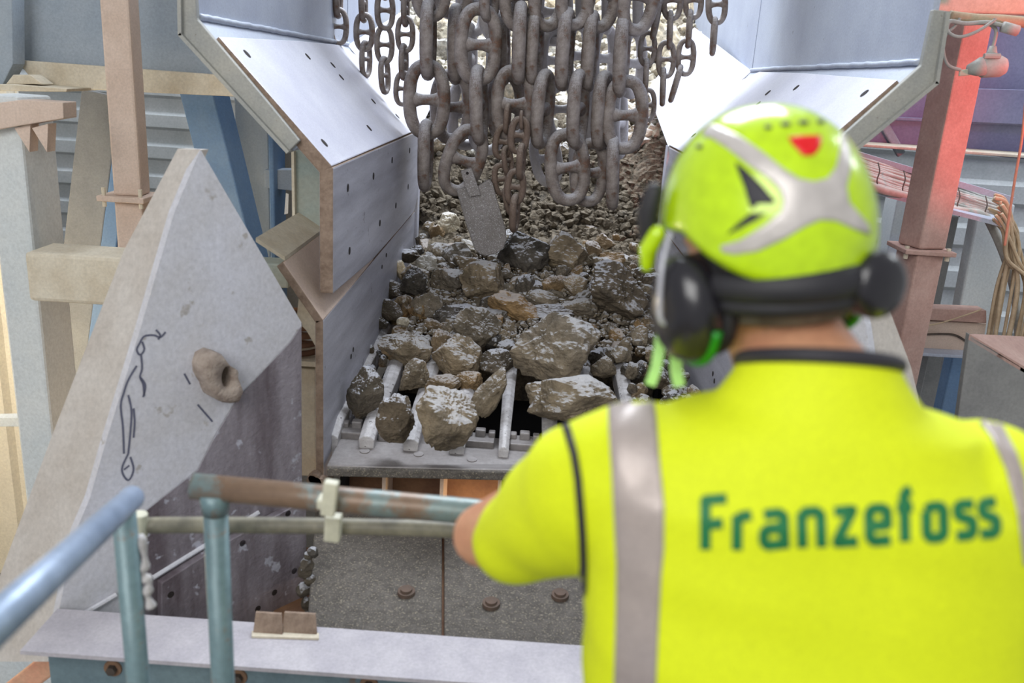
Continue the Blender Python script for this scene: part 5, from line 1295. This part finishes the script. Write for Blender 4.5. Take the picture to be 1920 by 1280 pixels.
# --- trousers and boots
bm = bmesh.new()
loft(bm, [ell((xc, YT+.02, z), rx, ry, .9) for z, rx, ry in ((.80, .185, .13), (.90, .19, .135), (1.0, .18, .125), (1.10, .185, .125))])
for sg in (-1, 1):
    hx = xc+sg*.09
    limb(bm, [(hx, YT+.02, .88), (hx+sg*.02, YT+.06, .5), (hx+sg*.03, YT, .16)], [.098, .075, .068], 22)
mobj('trousers', remeshed(bm, .009, 5), m_trou, pw)
for sg in (-1, 1):
    bm = bmesh.new(); x = xc+sg*.12
    limb(bm, [(x, YT+.0, .19), (x, YT, .07)], [.06, .055], 16); limb(bm, [(x, YT-.03, .05), (x, YT+.12, .045), (x, YT+.19, .04)], [.048, .05, .036], 16)
    b_ = mobj('boot', remeshed(bm, .007, 4), m_boot, pw)
    for v in b_.data.vertices: v.co.z = max(v.co.z, .0)
# --- shirt
bm = bmesh.new()
rings = [ell((xc, YT+.01, .99), .235, .15, .85), ell((rr[0][0], YT, rr[0][2]-.07), rr[0][1]-.004, .142, .8)]
rings += [ell((r_[0], YT, r_[2]), r_[1], .125+.01*math.sin(i*1.7), .78) for i, r_ in enumerate(rr[:4])]
rings += [ell((rr[4][0], YT, rr[4][2]), rr[4][1]-.01, .112, .78)]
zt_ = SH
rings += [ell((rr[5][0], YT+.005, zt_+.0), rr[5][1]-.02, .092, .85), ell((xc-.003, YT+.012, zt_+.032), .160, .086, .95), ell((xc-.008, YT+.02, zt_+.060), .112, .080, 1), ell((xc-.010, YT+.028, zt_+.088), .088, .072, 1), ell((xc-.012, YT+.032, zt_+.108), .078, .068, 1)]
for ri, kk in ((-3, .12), (-2, .28), (-1, .40)):
    rings[ri] = [p+Vector((0, 0, -kk*(p.y-YT-.03)-.018)) for p in rings[ri]]
loft(bm, rings)
SE = PY(968, 1012, 1.02)
limb(bm, [SL_+Vector((.01, 0, -.0)), SL_+(SE-SL_)*.35+Vector((0, 0, .004)), SL_+(SE-SL_)*.72+Vector((0, 0, .006)), SE], [.082, .086, .072, .058], 26)
SE2 = SR_+(ER-SR_)*.8
limb(bm, [SR_, SR_+(SE2-SR_)*.5, SE2], [.085, .083, .07], 26)
sh_me = remeshed(bm, .0062, 7, .5)
nrm = [v.normal.copy() for v in sh_me.vertices]
for v, n_ in zip(sh_me.vertices, nrm):
    p = v.co
    f = .0035*mnoise.noise(Vector((p.x*9, p.y*9, p.z*4)))+.0025*mnoise.noise(Vector((p.x*4+p.z*14, p.y*6, p.z*16)))
    arm = max(0, min(1, (SL_.x+.03-p.x)/.08)); f += arm*.005*mnoise.noise(Vector((p.x*9+5, p.y*9, (p.z+p.x)*11)))
    v.co = p+n_*f
shirt = mobj('hi_vis_shirt', sh_me, m_hi, pw)
sb = bvh_world(shirt)
tape = decal('reflective_tape', [[(1141, 762), (1180, 752), (1224, 746), (1231, 790), (1236, 850), (1246, 950), (1245, 1030), (1240, 1080), (1235, 1180), (1230, 1300), (1152, 1300), (1156, 1150), (1157, 1060), (1153, 980), (1148, 880), (1143, 810)]], sb, m_tape, shirt, .0015)
decal('reflective_tape', [[(1812, 762), (1850, 772), (1880, 800), (1905, 850), (1922, 900), (1928, 990), (1934, 1060), (1918, 1060), (1906, 960), (1885, 880), (1858, 820), (1830, 785)]], sb, m_tape, shirt, .0015)
decal('shoulder_piping', stroke_polys([(1056, 784), (1066, 810), (1078, 850), (1086, 900), (1090, 950), (1094, 1010), (1096, 1060), (1095, 1100), (1089, 1140)], 15), sb, m_pipe, shirt, .0022, 12)
# lettering across the back
def zc_(pts): return [(840+x/1.778, 640+y/1.778) for x, y in pts]
W1 = 20
LET = {
 'F': [[(858, 692), (858, 530), (928, 524)], [(858, 610), (915, 604)]],
 'r': [[(963, 694), (963, 580)], [(963, 600), (975, 585), (1010, 578)]],
 'a': [[(1052, 578), (1102, 572), (1117, 584), (1121, 688)], [(1119, 620), (1065, 624), (1052, 636), (1052, 665), (1064, 678), (1119, 672)]],
 'n': [[(1180, 686), (1177, 572)], [(1177, 590), (1190, 568), (1225, 566), (1240, 578), (1244, 684)]],
 'z': [[(1286, 568), (1346, 562), (1296, 664), (1296, 668), (1364, 664)]],
 'e': [[(1404, 616), (1462, 612), (1460, 566), (1446, 556), (1414, 558), (1402, 572), (1404, 650), (1418, 664), (1474, 660)]],
 'f': [[(1522, 666), (1518, 515), (1526, 500), (1540, 494)], [(1494, 556), (1546, 551)]],
 'o': [[(1592, 566), (1606, 552), (1636, 550), (1648, 562), (1650, 640), (1638, 652), (1606, 654), (1594, 642), (1592, 566)]],
 's': [[(1748, 543), (1706, 545), (1696, 555), (1697, 578), (1708, 588), (1736, 594), (1746, 604), (1746, 632), (1736, 645), (1692, 648)]],
 's2': [[(1822, 536), (1788, 538), (1778, 548), (1779, 571), (1790, 582), (1812, 588), (1823, 598), (1824, 628), (1813, 640), (1772, 642)]],
}
pol = []
for k, sts in LET.items():
    for st in sts: pol += stroke_polys(zc_(st), W1)
decal('back_lettering', pol, sb, m_ink, shirt, .0018, 9, .0006)
# collar trim
bm = bmesh.new(); cz = SH+.104
tube(bm, [Vector((xc-.012+.080*math.cos(a), YT+.032+.070*math.sin(a), cz-.018-.030*math.sin(a))) for a in [2*math.pi*k/40 for k in range(41)]], .008, 10)
obj('collar_trim', bm, m_pipe, shirt, smooth=True)
# --- hair: short cap below the helmet
bm = bmesh.new(); rings = []
for k in range(7):
    t = -.45+.6*k/6; z = t*.118; s_ = math.sqrt(1-t*t)**.85
    rings.append([HD+hu*z+hs*(.081*s_*math.cos(a))+hf*(.101*s_*math.sin(a)) for a in [math.pi*1.02+math.pi*.96*q/24 for q in range(25)]])
R_ = [[bm.verts.new(p) for p in r_] for r_ in rings]
for i in range(6):
    for k in range(24): bm.faces.new((R_[i][k], R_[i][k+1], R_[i+1][k+1], R_[i+1][k]))
h_ = obj('hair', bm, m_hair, pw, smooth=True); s_ = h_.modifiers.new('s', 'SOLIDIFY'); s_.thickness = .006; s_.offset = 1
# --- helmet
hel = thing('safety_helmet', 'x', 'x', HC); del hel['label']; del hel['category']; hel.parent = pw; hel.location = HC-wloc(pw)
bm = bmesh.new(); na, nph = 64, 24; rings = []
def phimax(a):   # a: 0 = front, pi = back
    c = math.cos(a); side_ = abs(math.sin(a))
    v = 88 + 16*max(0, -c) + 8*side_*max(0, -c)*2 - 4*side_
    return R(v)
for j in range(1, nph+1):
    ring = []
    for i in range(na):
        a = 2*math.pi*i/na; ph = phimax(a)*j/nph
        fr = max(0, math.cos(a))**3
        e = math.sin(ph)**.92
        x = .112*math.sin(a)*e; y = (.127+.020*fr*(j/nph)**4)*math.cos(a)*e; z = .139*math.cos(ph)
        ridge = 1+.012*math.cos(3*a)*math.sin(ph)**2
        ring.append(HC-hu*.02+(hs*x+hf*y)*ridge+hu*z)
    rings.append(ring)
top = bm.verts.new(HC-hu*.02+hu*.139)
R_ = [[bm.verts.new(p) for p in r_] for r_ in rings]
for k in range(na): bm.faces.new((top, R_[0][k], R_[0][(k+1) % na]))
for i in range(nph-1):
    for k in range(na): bm.faces.new((R_[i][k], R_[i+1][k], R_[i+1][(k+1) % na], R_[i][(k+1) % na]))
bmesh.ops.recalc_face_normals(bm, faces=bm.faces)
shell = obj('shell', bm, m_helm, hel, smooth=True)
hb_v = bvh_world(shell)
s_ = shell.modifiers.new('s', 'SOLIDIFY'); s_.thickness = .007; s_.offset = -1
def hz(pts): return [(1160+x/2.461, 160+y/2.461) for x, y in pts]
decal('reflective_sticker', [hz([(392, 185), (440, 182), (560, 235), (660, 305), (760, 385), (830, 430), (900, 445), (960, 430), (1000, 380), (1018, 300), (1022, 215), (1045, 235), (1068, 300), (1070, 380), (1050, 470), (1062, 540), (1150, 640), (1158, 690), (1100, 670), (1000, 625), (930, 620), (860, 650), (760, 710), (640, 765), (540, 780), (480, 770), (470, 740), (560, 715), (680, 640), (750, 580), (760, 530), (740, 480), (690, 430), (600, 370), (500, 290), (430, 245), (392, 235)])], hb_v, m_silver, shell, .001, 12, .0005)
decal('black_sticker', [hz([(540, 350), (590, 390), (660, 460), (720, 530), (715, 545), (640, 545), (625, 570), (605, 555), (580, 470), (545, 380)]), hz([(610, 590), (680, 590), (640, 620), (500, 690), (515, 670), (570, 620)])], hb_v, m_pipe, shell, .001, 12, .0005)
decal('red_sticker', [hz([(780, 240), (850, 232), (930, 232), (935, 262), (925, 295), (900, 325), (850, 328), (800, 275)])], hb_v, m_redt, shell, .001, 12, .0005)
for x, y, rx in ((690, 196, 18), (770, 183, 25), (852, 174, 25), (930, 170, 18), (375, 285, 15), (300, 290, 13)):
    decal('vent_slot', [hz([(x+rx*math.cos(t), y+11*math.sin(t)) for t in [k*math.pi/5 for k in range(10)]])], hb_v, m_blkm, shell, .0012, 8, .0005)
# visor clips and peak lamp bracket on the front left
bm = bmesh.new(); limb(bm, [HC-hs*.110+hf*.05-hu*.012, HC-hs*.117+hf*.06-hu*.03, HC-hs*.116+hf*.066-hu*.05], [.010, .011, .008], 12); obj('visor_clip', bm, m_helm, hel, smooth=True)
bm = bmesh.new(); limb(bm, [HC-hs*.108+hf*.055+hu*.035, HC-hs*.114+hf*.062+hu*.01, HC-hs*.113+hf*.066-hu*.02], [.010, .013, .010], 12); obj('visor_hinge', bm, m_blkm, hel, smooth=True)
# headband with adjuster knob at the nape
bm = bmesh.new(); cc = HC-hu*.064
for (dz, rr_) in ((0, .021), (-.020, .013)):
    tube(bm, [cc+hu*dz+hs*(.094*math.sin(a))-hf*(.112*math.cos(a)) for a in [-1.75+3.5*k/26 for k in range(27)]], [rr_*(.5+.5*math.cos((k-13)/26*2.6)) for k in range(27)], 12)
obj('headband', bm, m_blkm, hel, smooth=True)
kn = HC-hu*.074-hf*.125+hs*.045
bm = bmesh.new(); tube(bm, [kn+hf*.02, kn+hf*.0, kn-hf*.006, kn-hf*.012], [.036, .036, .033, .022], 24); obj('adjuster_knob', bm, m_blk, hel, smooth=True)
# ear defenders
for sg, nm in ((-1, 'left'), (1, 'right')):
    ec = HD+hs*sg*.090-hu*.036+hf*(.0 if sg < 0 else -.002)
    ed = thing('ear_defender', 'x', 'x', ec); del ed['label']; del ed['category']; ed.parent = pw; ed.location = ec-wloc(pw)
    bm = bmesh.new(); rings = []
    for (o_, kx) in ((.0, .86), (.008, 1.0), (.022, 1.02), (.036, .94), (.046, .74), (.051, .4)):
        rings.append([ec+hs*sg*(o_)+hf*(.046*kx*math.cos(a))+hu*(.060*kx*math.sin(a)) for a in [2*math.pi*q/30 for q in range(30)]])
    loft(bm, rings); bmesh.ops.recalc_face_normals(bm, faces=bm.faces); obj('cup', bm, m_blk, ed, smooth=True)
    bm = bmesh.new(); rings = []
    for (o_, kx) in ((-.018, .8), (-.016, .98), (-.002, 1.0), (.001, .9)):
        rings.append([ec+hs*sg*o_+hf*(.046*kx*math.cos(a))+hu*(.060*kx*math.sin(a)) for a in [2*math.pi*q/30 for q in range(30)]])
    loft(bm, rings); bmesh.ops.recalc_face_normals(bm, faces=bm.faces); obj('cushion', bm, m_blkm, ed, smooth=True)
    bm = bmesh.new(); tube(bm, [ec+hs*sg*.014+hf*(.047*math.cos(a))+hu*(.062*math.sin(a)) for a in [math.pi*1.1+math.pi*.8*k/20 for k in range(21)]], .006, 8)
    obj('green_trim', bm, m_greenp, ed, smooth=True)
    bm = bmesh.new(); tube(bm, smoothpts([ec+hs*sg*.03+hu*.085+hf*.01, ec+hs*sg*.05+hu*.05, ec+hs*sg*.056, ec+hs*sg*.05-hu*.012], 5), .003, 8)
    obj('support_arm', bm, m_linerdk, ed, smooth=True)
# hanging chin strap ends
def ribbon(name, px, m, w_=.008, parent=None, Y=.99):
    P = smoothpts([PY(x, y, Y) for x, y in px], 5); bm = bmesh.new(); A_ = []
    for i, p in enumerate(P):
        d = (P[min(i+1, len(P)-1)]-P[max(i-1, 0)]).normalized(); n_ = d.cross(Vector((0, 1, 0))).normalized()
        A_.append([bm.verts.new(p+n_*w_+Vector((0, s, 0))) for s in (0, .002)]+[bm.verts.new(p-n_*w_+Vector((0, s, 0))) for s in (.002, 0)])
    for i in range(len(A_)-1):
        for k in range(4): bm.faces.new((A_[i][k], A_[i][(k+1) % 4], A_[i+1][(k+1) % 4], A_[i+1][k]))
    bm.faces.new(A_[0]); bm.faces.new(list(reversed(A_[-1]))); bmesh.ops.recalc_face_normals(bm, faces=bm.faces)
    return obj(name, bm, m, parent)
ribbon('chin_strap', [(1240, 625), (1236, 655), (1230, 690), (1219, 722)], m_strap, .0062, hel)
ribbon('chin_strap', [(1300, 640), (1272, 655), (1268, 690), (1274, 724)], m_strap, .0068, hel)
ribbon('chin_strap', [(1300, 648), (1330, 642), (1352, 636)], m_strap, .007, hel)
